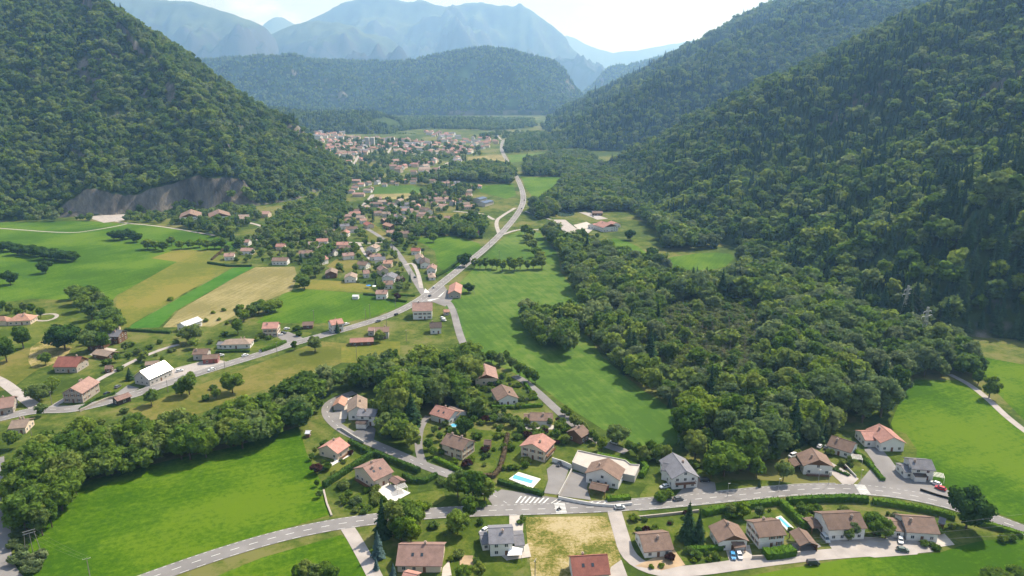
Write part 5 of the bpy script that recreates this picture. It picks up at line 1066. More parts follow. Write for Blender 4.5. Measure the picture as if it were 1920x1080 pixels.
# ---------------------------------------------------------------- cars
def loft(secs):
    mb = MB(); m_ = len(secs[0])
    for s in secs: mb.v += s
    for i in range(len(secs) - 1):
        for j in range(m_): k = i * m_; mb.f.append((k + j, k + (j + 1) % m_, k + m_ + (j + 1) % m_, k + m_ + j))
    mb.f.append(tuple(range(m_))); mb.f.append(tuple(reversed(range((len(secs) - 1) * m_, len(secs) * m_)))); mb.mi = [0] * len(mb.f); return mb
def ring(x, hw, z0, z1): return [(x, -hw, z0), (x, hw, z0), (x, hw * 1.02, (z0 + z1) / 2), (x, hw * .93, z1), (x, -hw * .93, z1), (x, -hw * 1.02, (z0 + z1) / 2)]
def car_meshes(van):
    if van: body = loft([ring(-2.2, .82, .35, 1.0), ring(-2.05, .9, .25, 1.1), ring(1.3, .9, .25, 1.1), ring(2.1, .82, .28, .95), ring(2.3, .72, .35, .7)]); cab = (-2.15, -2.0, .9, 1.55, 1.85)
    else: body = loft([ring(-2.1, .70, .4, .85), ring(-1.95, .84, .27, .95), ring(-.9, .88, .22, .98), ring(1.0, .88, .22, .94), ring(1.8, .82, .26, .80), ring(2.1, .68, .36, .62)]); cab = (-1.85, -1.35, .45, 1.15, 1.45)
    xb, xr, xf, xw, zt = cab; z0 = 1.02 if van else .93
    gl = MB(); g = [(xb, -.80, z0), (xw, -.80, z0), (xw, .80, z0), (xb, .80, z0), (xr, -.66, zt - .05), (xf, -.66, zt - .05), (xf, .66, zt - .05), (xr, .66, zt - .05)]
    gl.v = g; gl.f = [(0, 1, 5, 4), (1, 2, 6, 5), (2, 3, 7, 6), (3, 0, 4, 7), (4, 5, 6, 7)]; gl.mi = [0] * 5
    rf = MB(); rf.box(xr - .04, xf + .04, -.68, .68, zt - .05, zt + .02)
    for s in (-1, 1):
        for (a, b_) in (((xb, s * .81, z0), (xr, s * .67, zt)), ((xw, s * .81, z0), (xf, s * .67, zt)), (((xb + xw) / 2, s * .81, z0), ((xr + xf) / 2, s * .67, zt))): rf.tube(a, b_, .05, .05, 4)
    return body, gl, rf
CARM = {False: car_meshes(False), True: car_meshes(True)}
WH = MB().tube((0, -.12, 0), (0, .12, 0), .32, .32, 12); WHM = WH.mesh('wheel', M['tyre']); RIM = MB().tube((0, -.13, 0), (0, .13, 0), .19, .19, 8).mesh('rim', M['metal'])
HLM = MB().box(-.04, .04, -.16, .16, -.07, .07).mesh('headlight', M['whiteplastic']); TLM = MB().box(-.04, .04, -.13, .13, -.08, .08).mesh('taillight', M['red'])
_cm = {}
def car(px, py, to, col, label, van=False, group=None):
    """to: pixel the car's nose points at"""
    p = P(px, py); q = P(*to); rz = math.atan2(q[1] - p[1], q[0] - p[0]); p = p + np.array([0, 0, .175 + .012])
    t_ = thing('car', label, 'car', p, rz, group); key = (van, col)
    if key not in _cm: b_, g, r_ = CARM[van]; _cm[key] = (b_.mesh('body', M['car_' + col]), g.mesh('window_glass', M['glass']), r_.mesh('roof_panel', M['car_' + col]))
    for n, me in zip(('body', 'window_glass', 'roof_panel'), _cm[key]): obj(n, me, t_)
    for x in (-1.3, 1.35):
        for y in (-.8, .8): w_ = obj('wheel', WHM, t_, (x, y, .32)); obj('rim', RIM, w_)
    if p[1] < 420:
        for y in (-.55, .55): obj('headlight', HLM, t_, (2.08 if not van else 2.22, y, .62)); obj('taillight', TLM, t_, (-2.1 if not van else -2.2, y, .75))
    return t_
for a in [(1162, 954, (1200, 952), 'silver', 'silver hatchback driving along the near road'), (1049, 872, (1044, 880), 'black', 'black car parked on the drive beside the salmon-roofed house'), (1246, 915, (1230, 918), 'silver', 'silver car parked left of the grey-roofed white house'),
          (1321, 903, (1340, 903), 'black', 'black van parked right of the grey-roofed white house', True), (1272, 938, (1290, 936), 'grey', 'grey car parked at the roadside below the grey-roofed house'), (1486, 857, (1470, 863), 'white', 'white van parked left of the chalet with brown cladding', True), (1537, 839, (1545, 830), 'white', 'white car behind the chalet roof'),
          (1549, 841, (1556, 832), 'grey', 'grey car half hidden beside the single-sided roof'), (1763, 918, (1740, 910), 'red', 'bright red car in front of the modern house'), (1754, 909, (1735, 902), 'white', 'white car behind the red car'), (1374, 1045, (1378, 1060), 'blue', 'bright blue car in the paved forecourt'), (1386, 1044, (1392, 1058), 'white', 'white car beside the blue car'),
          (1547, 1013, (1556, 1024), 'silver', 'silver van beside the wide white house', True), (1688, 1016, (1690, 1030), 'white', 'white car parked at the right-hand white house'), (1692, 1034, (1720, 1038), 'green', 'dark green car on the pale forecourt'), (1524, 1059, (1550, 1058), 'black', 'black car on the grass beside the pale lane', True), (652, 754, (655, 745), 'white', 'white car on the drive behind the street bend'),
          (908, 998, (900, 1003), 'white', 'white car behind the grey-roofed modern house'), (337, 697, (355, 693), 'white', 'white car in the yard right of the dazzling roof'), (397, 695, (380, 700), 'white', 'white car driving on the main road below the red building'), (201, 740, (212, 734), 'black', 'black car parked below the stone farmhouse lawn'), (221, 727, (230, 722), 'grey', 'dark car parked higher on the farmhouse drive'),
          (1151, 832, (1140, 828), 'silver', 'silver car under the walnut tree by the meadow lane'), (492, 659, (510, 653), 'silver', 'silver car on the main road below the clipped hedge'), (460, 668, (475, 664), 'white', 'white car parked in front of the low white house'), (525, 629, (535, 627), 'white', 'white car parked beside the tall cream house'), (532, 626, (545, 628), 'black', 'black car behind the white one at the cream house'),
          (538, 618, (550, 616), 'white', 'white car beside the shed in the meadow corner'), (650, 609, (660, 606), 'white', 'white car on the lay-by nearest the narrow white house'), (643, 611, (655, 608), 'silver', 'silver car in the lay-by against the narrow white house'), (709, 604, (690, 609), 'grey', 'dark car driving left on the main road'), (743, 591, (760, 582), 'black', 'black car parked near the big junction house'),
          (806, 556, (820, 545), 'black', 'black car crossing the road junction'), (814, 540, (830, 528), 'silver', 'silver car just above the junction'), (830, 598, (842, 600), 'white', 'white car beside the small orange shed'), (832, 602, (845, 604), 'silver', 'silver car below the white one by the orange shed'), (862, 502, (875, 493), 'grey', 'dark car on the main road before the big roadside tree'),
          (978, 392, (970, 405), 'black', 'black car low in the far road bend'), (983, 376, (981, 360), 'black', 'black car high in the far road bend'), (414, 668, (425, 665), 'white', 'white car beside the red building'), (975, 355, (972, 345), 'white', 'small white car far up the main road'), (778, 521, (772, 510), 'black', 'black car parked on the village street'),
          (1043, 424, (1050, 428), 'white', 'white car in the inn car park, leftmost'), (1048, 424, (1055, 428), 'white', 'white car in the inn car park, second from the left'), (1053, 424, (1060, 428), 'silver', 'silver car in the inn car park'), (1113, 407, (1125, 409), 'white', 'white car in front of the chalet behind the inn'), (510, 440, (520, 442), 'silver', 'silver car on the track below the chalet blocks')]:
    car(*a)
# motorcycle with rider on the crossing
p = P(1048, 957) + np.array([0, 0, .18]); mt_ = thing('motorcycle', 'dark motorcycle on the zebra crossing of the near road', 'motorcycle', p, math.radians(5))
for x in (-.68, .68): MB().tube((x, -.07, .31), (x, .07, .31), .31, .31, 14).build('wheel', M['tyre'], mt_)
loft([ring(-.7, .12, .55, .78), ring(-.2, .18, .35, .80), ring(.25, .2, .40, .95), ring(.55, .12, .6, .95)]).build('body', M['car_black'], mt_); MB().tube((.55, -.35, 1.02), (.55, .35, 1.02), .03, .03).build('handlebar', M['metal'], mt_); MB().tube((.68, 0, .31), (.5, 0, 1.0), .05, .05).build('fork', M['metal'], mt_)
def rider(loc, rz):
    V = [(-.15, 0, .85), (-.05, 0, 1.12), (.08, 0, 1.38), (.12, 0, 1.48), (.15, 0, 1.62), (.17, 0, 1.72), (.08, .19, 1.38), (.30, .27, 1.18), (.54, .30, 1.04), (.08, -.19, 1.38), (.30, -.27, 1.18), (.54, -.30, 1.04), (-.12, .12, .84), (.25, .22, .80), (.08, .22, .38), (.22, .22, .32), (-.12, -.12, .84), (.25, -.22, .80), (.08, -.22, .38), (.22, -.22, .32)]
    E = [(0, 1), (1, 2), (2, 3), (3, 4), (4, 5), (2, 6), (6, 7), (7, 8), (2, 9), (9, 10), (10, 11), (0, 12), (12, 13), (13, 14), (14, 15), (0, 16), (16, 17), (17, 18), (18, 19)]
    Rr = [.15, .16, .17, .07, .13, .12, .08, .06, .045, .08, .06, .045, .10, .075, .055, .05, .10, .075, .055, .05]
    me = bpy.data.meshes.new('person'); me.from_pydata(V, E, []); o = obj('person', me, None, loc, rz); sk = o.modifiers.new('skin', 'SKIN'); 
    if not me.skin_vertices: me.attributes.new('skin', 'FLOAT', 'POINT')
    for i, r in enumerate(Rr): me.skin_vertices[0].data[i].radius = (r, r)
    me.skin_vertices[0].data[0].use_root = True; sb = o.modifiers.new('sub', 'SUBSURF'); sb.levels = 1; sb.render_levels = 1; me.materials.append(M['dark'])
    return tag(o, 'person in dark clothes and helmet riding the motorcycle over the crossing', 'person')
try: rider(p, math.radians(5))
except Exception as ex: print('rider', ex)
# ---------------------------------------------------------------- poles, lamps, pylons, wires
def lamp(px, py, label):
    t_ = thing('street_lamp', label, 'street lamp', P(px, py)); MB().tube((0, 0, -.2), (0, 0, 6.2), .09, .06).build('post', M['metal'], t_); MB().box(-.15, .7, -.1, .1, 6.15, 6.28).build('lamp_head', M['metal'], t_)
for a in [(1459, 923, 'street lamp beside the grass verge left of the road crossing'), (1534, 906, 'street lamp in front of the chalet with brown cladding'), (1364, 932, 'street lamp on the verge right of the asphalt forecourt'), (1553, 910, 'street lamp at the stone gate wall of the chalet'), (1613, 906, 'street lamp standing at the crossing')]: lamp(*a)
def pole(px, py, ht, label, cross=1.6, rz=.4, name='utility_pole'):
    t_ = thing(name, label, 'utility pole', P(px, py), rz); MB().tube((0, 0, -.3), (0, 0, ht), .17, .11, 7).build('post', M['pole'], t_)
    if cross: MB().box(-cross / 2, cross / 2, -.06, .06, ht - .35, ht - .2).build('crossarm', M['metal'], t_)
    for x in (-.45, 0, .45): MB().tube((x * cross, 0, ht - .2), (x * cross, 0, ht + .05), .05, .03, 5).build('insulator', M['frame'], t_)
    return t_
PL = [(172, 1100, 11, 'tall power pole with crossarm at the lower-left corner of the meadow', 2.4, .45), (1003, 1098, 10, 'power pole at the bottom edge left of the red-tiled house', 2, 1.2), (520, 667, 9, 'power pole beside the main road below the clipped hedge', 1.2, .2), (422, 693, 9, 'power pole on the verge right of the red building', 1, .2), (694, 595, 10, 'tallest pole beside the main road in front of the green field', 1, .1), (686, 599, 8, 'shorter pole just left of the tallest roadside pole', .8, .1),
      (742, 578, 9, 'pole at the roadside left of the junction house', 1, .1), (589, 604, 9, 'pole behind the brown shed at the green field', 1, .1), (725, 612, 8, 'pole below the main road left of the grey house', .8, .2), (762, 640, 8, 'pole on the olive meadow above the wood', .8, .2), (669, 675, 9, 'pole at the upper edge of the wood', .8, .2), (857, 598, 8, 'pole beside the side lane at the pasture', .8, .2), (936, 496, 14, 'tall pole in the pasture above the tree row', 1.2, 0), (918, 462, 9, 'pole on the main road verge', .8, .2), (967, 432, 10, 'pole at the side turning of the main road', .8, .2), (889, 552, 10, 'pole next to the bush by the field barn', .8, .2),
      (62, 830, 9, 'pole in front of the long stone barn', .8, .2), (98, 760, 8, 'pole beside the big bush left of the stone farmhouse', .8, .2), (282, 708, 8, 'pole on the road below the dazzling roof', .8, .2), (315, 735, 7, 'pole on the road right of the dazzling roof', .8, .2)]
for a in PL: pole(*a)
hf = thing('power_pole_frame', 'twin-legged power pole frame with crossarms in the lower-left corner', 'utility pole', P(62, 1036), .6)
for x in (-1.4, 0, 1.4): MB().tube((x * 1.6, 0, -.3), (x, 0, 9.0), .12, .09, 7).build('post', M['pole'], hf)
for z in (8.8, 7.8): MB().box(-1.9, 1.9, -.08, .08, z, z + .16).build('crossarm', M['metal'], hf)
def pylon(px, py, ht, label):
    t_ = thing('pylon', label, 'pylon', P(px, py), .5); mb = MB(); w0, w1 = 2.6, .5
    def cor(z, i, j): q = w0 + (w1 - w0) * min(1, z / (ht * .8)); return (i * q, j * q, z)
    zs = [0, ht * .16, ht * .31, ht * .45, ht * .58, ht * .69, ht * .8, ht]
    for a, b_ in zip(zs[:-1], zs[1:]):
        for i, j in ((-1, -1), (1, -1), (1, 1), (-1, 1)):
            i2, j2 = -j, i
            mb.tube(cor(a, i, j), cor(b_, i, j), .14, .12, 4); mb.tube(cor(a, i, j), cor(b_, i2, j2), .08, .08, 4); mb.tube(cor(b_, i, j), cor(b_, i2, j2), .08, .08, 4)
    mb.build('lattice_mast', M['metal'], t_)
    for z, l in ((ht * .80, 5.5), (ht * .90, 4.2)):
        mb = MB()
        for s in (-1, 1): mb.tube((0, -.4, z), (s * l, 0, z + .3), .1, .07, 4); mb.tube((0, .4, z), (s * l, 0, z + .3), .1, .07, 4); mb.tube((0, 0, z + 1.3), (s * l, 0, z + .3), .08, .06, 4)
        mb.build('crossarm', M['metal'], t_)
        for s in (-1, 1): MB().tube((s * l, 0, z + .3), (s * l, 0, z - 1.2), .12, .1, 5).build('insulator', M['frame'], t_)
    return t_
PYP = [(1692, 612, 30), (1727, 660, 30)]
pylon(*PYP[0], 'lattice pylon standing before the dark firs, the farther of two'); pylon(*PYP[1], 'lattice pylon at the wood edge, the nearer of two')
def wire(a, b_, sag, label, r=.028):
    a, b_ = Vector(a), Vector(b_); pts = [a.lerp(b_, i / 24) - Vector((0, 0, sag * 4 * (i / 24) * (1 - i / 24))) for i in range(25)]; mb = MB()
    for i in range(24): mb.tube(pts[i], pts[i + 1], r, r, 4)
    return tag(mb.build('overhead_wire', M['wire']), label, 'wire', 'overhead wires')
for k, dz in enumerate((0, 1, 2)):
    a = P(1400 + 40 * k, 1072) + np.array([0, 0, 11.]); b_ = PY(1960, 958 + 20 * k, 200); wire(a, b_, .8, 'overhead wire crossing above the houses at the bottom right')
A, B = P(172, 1100), P(55, 1032)
for s in (-1, 0, 1): wire(A + np.array([s * 1.1, s * .5, 10.8]), P(62, 1036) + np.array([s * 1.7, s * .9, 9.0]), .8, 'overhead wire over the lower-left meadow corner', .015)
A, B = P(*PYP[0][:2]), P(*PYP[1][:2])
for s in (-1, 1):
    for z in (23, 26): wire(A + np.array([s * 4.5, s * 2.2, z]), B + np.array([s * 4.5, s * 2.2, z]), 1.0, 'high-voltage wire between the two pylons', .018); wire(B + np.array([s * 4.5, s * 2.2, z]), PY(2050, 690 + s * 8 + (26 - z) * 6, 330), 2.0, 'high-voltage wire running right from the nearer pylon', .018)
# ---------------------------------------------------------------- trees placed one by one
T = tree
for a in [(858, 908, 11, 'b', 'left tree of the clump at the road junction in front'), (886, 912, 13, 'b', 'tallest tree of the clump at the road junction in front'), (908, 917, 10, 'b', 'right tree of the clump at the road junction in front'), (879, 953, 9, 'b', 'round tree standing at the near road edge'), (858, 979, 9.5, 'b', 'flowering round tree on the lawn below the near road'),
          (716, 968, 16, 'c', 'dark narrow conifer at the side road corner'), (737, 970, 16, 't', 'tall birch-like tree at the side road corner'), (762, 966, 12, 'b', 'broad tree right of the corner birch'), (787, 962, 9, 'l', 'light green tree at the near road'), (770, 996, 10, 'l', 'light green tree above the pinkish long roof'), (752, 990, 10, 'b', 'dark tree between the light green ones'),
          (708, 1018, 11, 's', 'large blue spruce left of the long pinkish roof'), (705, 1056, 5, 's', 'small blue spruce below the large one'), (737, 1066, 5, 's', 'small blue spruce at the house corner'), (870, 1074, 6, 'b', 'small olive tree at the bottom edge by the vegetable bed'), (898, 1070, 5.5, 'b', 'small dark tree right of the vegetable bed'),
          (1292, 975, 16, 'c', 'tall dark spruce in the garden below the near road', None, 1.35), (1312, 982, 14, 'c', 'slim dark spruce right of the tall one'), (1642, 982, 9, 'b', 'round tree between the two right-hand brown roofs'), (1662, 994, 7, 'b', 'lower round tree beside the right-hand house'), (1818, 955, 16, 'd', 'big dark tree beside the road at the lower right', None, .92),
          (1470, 884, 9, 'b', 'round tree at the corner of the chalet carport'), (1360, 862, 15, 'b', 'big light tree right of the grey-roofed white house', None, 1.2), (1392, 852, 15, 'b', 'big tree behind the lawn right of the grey-roofed house', None, 1.1), (1335, 876, 10, 'b', 'tree beside the asphalt forecourt'), (1420, 880, 8, 'b', 'small tree at the wood edge above the road'), (1424, 905, 4, 'c', 'tiny conifer on the road verge'),
          (1158, 815, 10, 'b', 'walnut tree standing over the silver car on the lane', None, 1.1), (1858, 726, 12, 'b', 'big lone tree on the track in the right meadow', None, 1.1), (1836, 708, 9, 'b', 'smaller tree touching the lone track tree'), (872, 800, 9, 'd', 'dark olive tree beside the bright salmon house'), (590, 645, 10, 'b', 'broad tree beside the main road on the olive meadow', None, 1.3), (552, 648, 6, 'b', 'small tree left of the broad roadside tree'),
          (353, 720, 12, 'b', 'tree in the olive meadow left'), (338, 728, 9, 'b', 'small tree joined to the left meadow tree'), (434, 717, 12, 'b', 'dark tree in the olive meadow right', None, 1.1), (405, 738, 6, 'b', 'little tree in the olive meadow'), (282, 745, 9, 'b', 'thin tree above the tree belt by the road'), (118, 632, 17, 'd', 'huge dark tree beside the barn', None, 1.25), (40, 632, 15, 'b', 'big dark tree below the villa'), (8, 655, 16, 'b', 'big tree at the left edge'), (84, 672, 8, 'b', 'thin tree on the dry slope'),
          (70, 735, 10, 'b', 'rounded tree left of the stone farmhouse', None, 1.2), (95, 722, 9, 'b', 'tree behind the rounded one at the stone farmhouse'), (358, 625, 13, 'b', 'dark tree in front of the white barn', None, 1.1), (242, 700, 8, 'c', 'dark bushy conifer on the farmhouse lawn', None, 1.6), (84, 500, 12, 'd', 'lone round tree in the upper left meadow', None, 1.1), (17, 521, 12, 'd', 'lone round tree at the left edge of the meadow', None, 1.1),
          (445, 612, 11, 'b', 'tree right of the white barn'), (450, 585, 11, 'b', 'olive tree at the lower tip of the tan field'), (712, 630, 8, 'b', 'broad bush-like tree by the pink barn'), (870, 487, 13, 'd', 'big dark tree at the main road before the tree row', None, 1.1), (879, 540, 8, 'd', 'dark bush-like tree behind the field barn', None, 1.2), (812, 445, 11, 'b', 'round tree standing alone at the edge of the upper field'), (745, 445, 15, 'd', 'dark tall tree in the village street', None, .9), (752, 527, 12, 'c', 'dark conifer in the garden by the junction'),
          (632, 612, 9, 'c', 'slim fir beside the narrow white house'), (640, 470, 7, 'p', 'copper-coloured tree by the village lane'), (745, 556, 7, 'p', 'dark copper tree at the hedge above the junction'), (1182, 440, 12, 'd', 'round dark tree right of the inn', None, 1.1), (1222, 470, 8, 'd', 'dark bush tree in the lawn right of the inn', None, 1.4), (592, 878, 5, 'p', 'copper shrub tree at the cream house terrace', None, 1.4), (1395, 955, 6, 'l', 'lime green tree behind the dark gabled house', None, 1.3), (1370, 955, 5, 'b', 'small tree in the corner of the hedge'), (1425, 960, 5, 'v', 'silver shrub tree in front of the road hedge'),
          (1505, 955, 5.5, 'b', 'small grey-green tree under the long hedge'), (1600, 995, 6, 'v', 'thin silver tree in front of the wide white house'), (1592, 1003, 5, 'b', 'small tree beside the thin silver one')]:
    T(*a)
def row(pts, Hm, kind, label, group, wide=1.0):
    for px, py in pts: T(px + random.uniform(-2, 2), py + random.uniform(-2, 2), Hm * random.uniform(.85, 1.12), kind, label, group, wide)
row([(212, 443), (226, 440), (240, 440), (254, 445)], 11, 'd', 'dark tree of the oval clump in the upper left meadow', 'oval clump in the meadow', 1.35)
row([(275, 457), (290, 458), (306, 461), (322, 452), (338, 457), (356, 456), (372, 454), (388, 458), (402, 456), (415, 455)], 10.5, 'b', 'tree of the row above the yellow field', 'tree row above the yellow field', 1.35)
row([(4 + 13 * k, 462 + 2 * k) for k in range(11)], 11, 'd', 'dark tree of the row crossing the left meadow', 'tree row in the left meadow', 1.45)
row([(136, 548), (152, 552), (168, 552), (182, 562), (196, 575), (207, 590), (216, 606), (192, 598), (203, 622), (182, 612), (172, 585), (150, 570), (165, 640), (190, 640)], 13, 'b', 'tree of the belt left of the yellow field', 'tree belt beside the yellow field', 1.2)
row([(458, 590), (472, 582), (486, 577), (500, 574), (514, 571)], 9.5, 'b', 'tree of the short row at the tan field corner', 'short tree row at the tan field', 1.35)
row([(562, 522), (575, 508), (586, 497), (597, 487), (606, 477), (616, 468), (570, 530), (590, 508)], 13, 'b', 'tree of the belt right of the tan field', 'tree belt right of the tan field', 1.25)
row([(888 + 11 * k, 494 + (k % 2)) for k in range(11)], 12, 't', 'tree of the straight row across the pasture', 'tree row across the pasture', 1.5)
row([(4 + 14 * k, 575 + (k % 3) * 5) for k in range(6)], 8, 'b', 'tree of the hedge row above the villa', 'hedge row above the villa')
row([(985, 430), (990, 445), (998, 458), (1006, 470), (1012, 484), (995, 440), (1016, 493)], 12, 'b', 'tree of the belt left of the inn car park', 'belt left of the inn', 1.25)
row([(1058 + 10 * k, 768 + 9 * k) for k in range(8)], 6, 'b', 'small tree of the line along the meadow lane', 'tree line along the meadow lane')
row([(935, 672), (948, 670), (960, 682), (975, 690), (990, 700), (1002, 708), (920, 668), (905, 672)], 8, 'b', 'tree of the line above the wide-gabled house', 'tree line above the hamlet')
row([(1180 + 13 * k, 838 + (k % 3) * 6) for k in range(6)], 7, 'b', 'small tree at the lower tip of the valley meadow', 'trees at the tip of the valley meadow')
row([(560 + 16 * k, 1078 - (k % 2) * 5) for k in range(5)], 7, 'b', 'tree top at the bottom edge left of the side road', 'tree tops at the bottom edge')
row([(585, 858), (590, 845), (600, 925), (595, 905), (640, 935), (655, 925)], 3.2, 'b', 'small garden tree around the cream houses', 'small garden trees of the cream houses')
row([(960, 790), (975, 800), (985, 792), (945, 790), (1005, 800), (900, 770), (912, 775), (925, 785), (890, 785), (935, 805), (945, 770), (1030, 790), (1048, 800), (1062, 822), (1040, 815)], 5, 'b', 'fruit tree in the hamlet gardens', 'fruit trees of the hamlet gardens')
row([(830, 835), (822, 820), (815, 808), (805, 830), (812, 845)], 5, 'b', 'tree along the upper side of the narrow lane', 'trees along the narrow lane')
def bushes(pts, Hm, kind, label, group):
    for px, py in pts: T(px, py, Hm * random.uniform(.8, 1.2), kind, label, group, random.uniform(1, 1.35))
bushes([(1880, 1008), (1895, 1006)], 2.6, 'u', 'dark bush on the lower right lawn', 'bushes on the right lawn'); bushes([(1748, 1020), (1757, 1026), (1733, 1018)], 2, 'u', 'small bush at the forecourt of the right-hand house', 'bushes at the forecourt')
bushes([(700, 925), (716, 933), (668, 955), (675, 948), (683, 958), (690, 952)], 2, 'u', 'rounded shrub on the lawn of the large cream house', 'shrubs of the cream house lawn'); bushes([(1860, 1078), (1880, 1080), (1905, 1074)], 4, 'u', 'bush at the bottom right corner', 'bushes at the bottom right')
bushes([(825, 900), (832, 905), (842, 900), (900, 945), (870, 940), (800, 948)], 2.6, 'u', 'bush along the near road by the junction trees', 'bushes by the junction'); bushes([(940, 800), (955, 780), (968, 785), (930, 770), (990, 810), (1052, 790), (1060, 800), (1000, 745), (975, 745)], 2.6, 'u', 'bush in the hamlet gardens', 'bushes of the hamlet gardens')
bushes([(30, 1000), (22, 1020), (35, 1045), (50, 1050), (70, 1042), (58, 1062), (25, 975), (40, 1030)], 3.4, 'us', 'scrub bush on the bank at the lower-left corner', 'scrub at the lower-left corner'); bushes([(250, 800), (262, 785), (232, 770), (190, 790), (385, 745), (400, 725)], 3, 'u', 'bush at the edge of the olive meadow', 'bushes of the olive meadow')
bushes([(1270, 860), (1240, 862), (1225, 850), (1210, 858), (1300, 870), (1320, 868), (1250, 925), (1240, 930)], 3.4, 'u', 'bush around the grey-roofed white house', 'bushes around the grey-roofed house'); bushes([(1222, 1062), (1240, 1060), (1330, 1048), (1345, 1045), (1300, 1050)], 1.6, 'ul', 'light green bush along the pale lane', 'light bushes along the pale lane')
bushes([(200, 678), (225, 690), (240, 665), (255, 660), (280, 650), (262, 672), (300, 640), (330, 640), (245, 645), (395, 640), (420, 625)], 3, 'u', 'bush in the gardens left of the main road', 'bushes left of the main road'); bushes([(480, 635), (490, 628), (505, 632), (555, 615), (560, 625)], 3.4, 'u', 'bush at the tall cream house', 'bushes at the cream house')
bushes([(320, 560), (385, 600), (400, 585), (420, 580), (410, 598), (425, 605)], 2.6, 'ul', 'pale scrub bush at the tan field foot', 'scrub at the tan field')
# garden bushes strewn through the hamlet lots
GB = []
for poly, n, lab in (([(600, 830), (660, 850), (620, 915), (640, 950), (760, 955), (700, 915), (600, 900)], 26, 'garden shrub around the cream houses'), ([(810, 800), (900, 770), (1060, 790), (1070, 840), (960, 890), (870, 880), (830, 860)], 75, 'garden shrub in the hamlet orchards'), ([(890, 715), (960, 700), (1040, 765), (1100, 820), (1000, 820), (900, 770)], 50, 'garden shrub beside the meadow lane'), ([(1180, 975), (1310, 965), (1400, 1050), (1230, 1065)], 18, 'garden shrub below the tall spruce'), ([(1330, 970), (1500, 950), (1640, 960), (1790, 985), (1780, 1010), (1500, 1000)], 30, 'garden shrub in the bottom right gardens'), ([(1450, 880), (1500, 840), (1620, 860), (1640, 890)], 10, 'garden shrub around the white chalet'), ([(800, 985), (900, 970), (985, 975), (985, 1060), (850, 1060)], 10, 'garden shrub on the lawns below the near road')):
    w_ = np.array([P(*p)[:2] for p in poly]); ROADS = np.concatenate(ROAD_PTS); HS = np.array(HOUSES); k = 0
    for _ in range(3000):
        if k >= n: break
        q = rng.uniform(w_.min(0), w_.max(0))
        if not inpoly(q[:1], q[1:], w_)[0]: continue
        if np.min(np.hypot(ROADS[:, 0] - q[0], ROADS[:, 1] - q[1]) - ROADS[:, 2]) < 1.5 or np.min(np.hypot(HS[:, 0] - q[0], HS[:, 1] - q[1]) - HS[:, 2]) < .8: continue
        plant((q[0], q[1], 0.0), rng.uniform(1.0, 3.4), random.choice(('u', 'u', 'u', 'ul', 'us', 'u', 'up')) if rng.random() < .6 else 'u', lab, lab.replace('shrub', 'shrubs'), rng.uniform(.8, 1.3)); k += 1
NB_MANUAL = sum(1 for o in scene.objects if o.name.startswith(('broadleaf_tree', 'willow_tree', 'copper_tree'))); NC_MANUAL = sum(1 for o in scene.objects if o.name.startswith(('conifer_tree', 'blue_spruce')))
# ---------------------------------------------------------------- woods: candidates
ROADS = np.concatenate(ROAD_PTS); HS = np.array(HOUSES); TR = np.array(TREES)
def clear(x, y, rad=2.5, fields=True, houses=True):
    ok = np.ones(len(x), bool)
    for i in range(0, len(x), 4000):
        s = slice(i, i + 4000)
        ok[s] &= np.min(np.hypot(x[s, None] - ROADS[None, ::2, 0], y[s, None] - ROADS[None, ::2, 1]) - ROADS[None, ::2, 2], 1) > rad
        if houses: ok[s] &= np.min(np.hypot(x[s, None] - HS[None, :, 0], y[s, None] - HS[None, :, 1]) - HS[None, :, 2], 1) > rad * .6
        ok[s] &= np.min(np.hypot(x[s, None] - TR[None, :, 0], y[s, None] - TR[None, :, 1]) - TR[None, :, 2] * .7, 1) > .5
    if rad > 2.1:
        for pl in NOTREE: ok &= ~inpoly(x, y, pl)
    if fields:
        for pl in FIELD_POLYS: ok &= ~inpoly(x, y, pl)
    return ok
CAND = []    # x, y, z, H, kind(0 broad,1 conifer,2 tall,3 silver,4 dead,5 bush), zone
ZONES = []
def wood(pix, spacing, Hm, con, label, group, silver=0.0, fields=True, dens=1.0, hv=.22, world=None, bush=0.0):
    w_ = np.array([P(*p)[:2] for p in pix]) if world is None else world; x0, y0 = w_.min(0); x1, y1 = w_.max(0)
    gx, gy_ = np.meshgrid(np.arange(x0, x1, spacing), np.arange(y0, y1, spacing)); n = gx.size
    x = gx.ravel() + rng.uniform(-.45, .45, n) * spacing; y = gy_.ravel() + rng.uniform(-.45, .45, n) * spacing
    k = inpoly(x, y, w_) & (rng.random(n) < dens); x, y = x[k], y[k]; k = clear(x, y, 2.0 if bush > .9 else 2.2, fields); x, y = x[k], y[k]
    pc = con + fbm(x, y, 70, 2, 77) * .5 * (con > .02); kd = np.where(rng.random(len(x)) < pc, 1, 0); kd = np.where((kd == 0) & (rng.random(len(x)) < silver), 3, kd)
    kd = np.where((kd == 0) & (rng.random(len(x)) < bush), 5, kd)
    H = Hm * (1 + rng.normal(0, hv, len(x)).clip(-.45, .5)) * (1 + .35 * fbm(x, y, 45, 2, 78)); H = np.where(kd == 1, H * 1.25, H); H = np.where(kd == 5, H * .35, H)
    z = np.maximum(gz(y), np.maximum(left_h(x, y), right_h(x, y)))
    ZONES.append((label, group)); CAND.append(np.c_[x, y, z, H, kd, np.full(len(x), len(ZONES) - 1)])
wood([(22, 1020), (50, 1026), (106, 992), (140, 942), (170, 912), (240, 897), (330, 872), (420, 852), (500, 837), (562, 808), (600, 770), (592, 745), (560, 748), (480, 785), (370, 822), (240, 832), (130, 832), (60, 862), (28, 920)], 5.4, 12, .0, 'broadleaf tree in the belt above the lower-left meadow', 'belt above the lower-left meadow', fields=False)
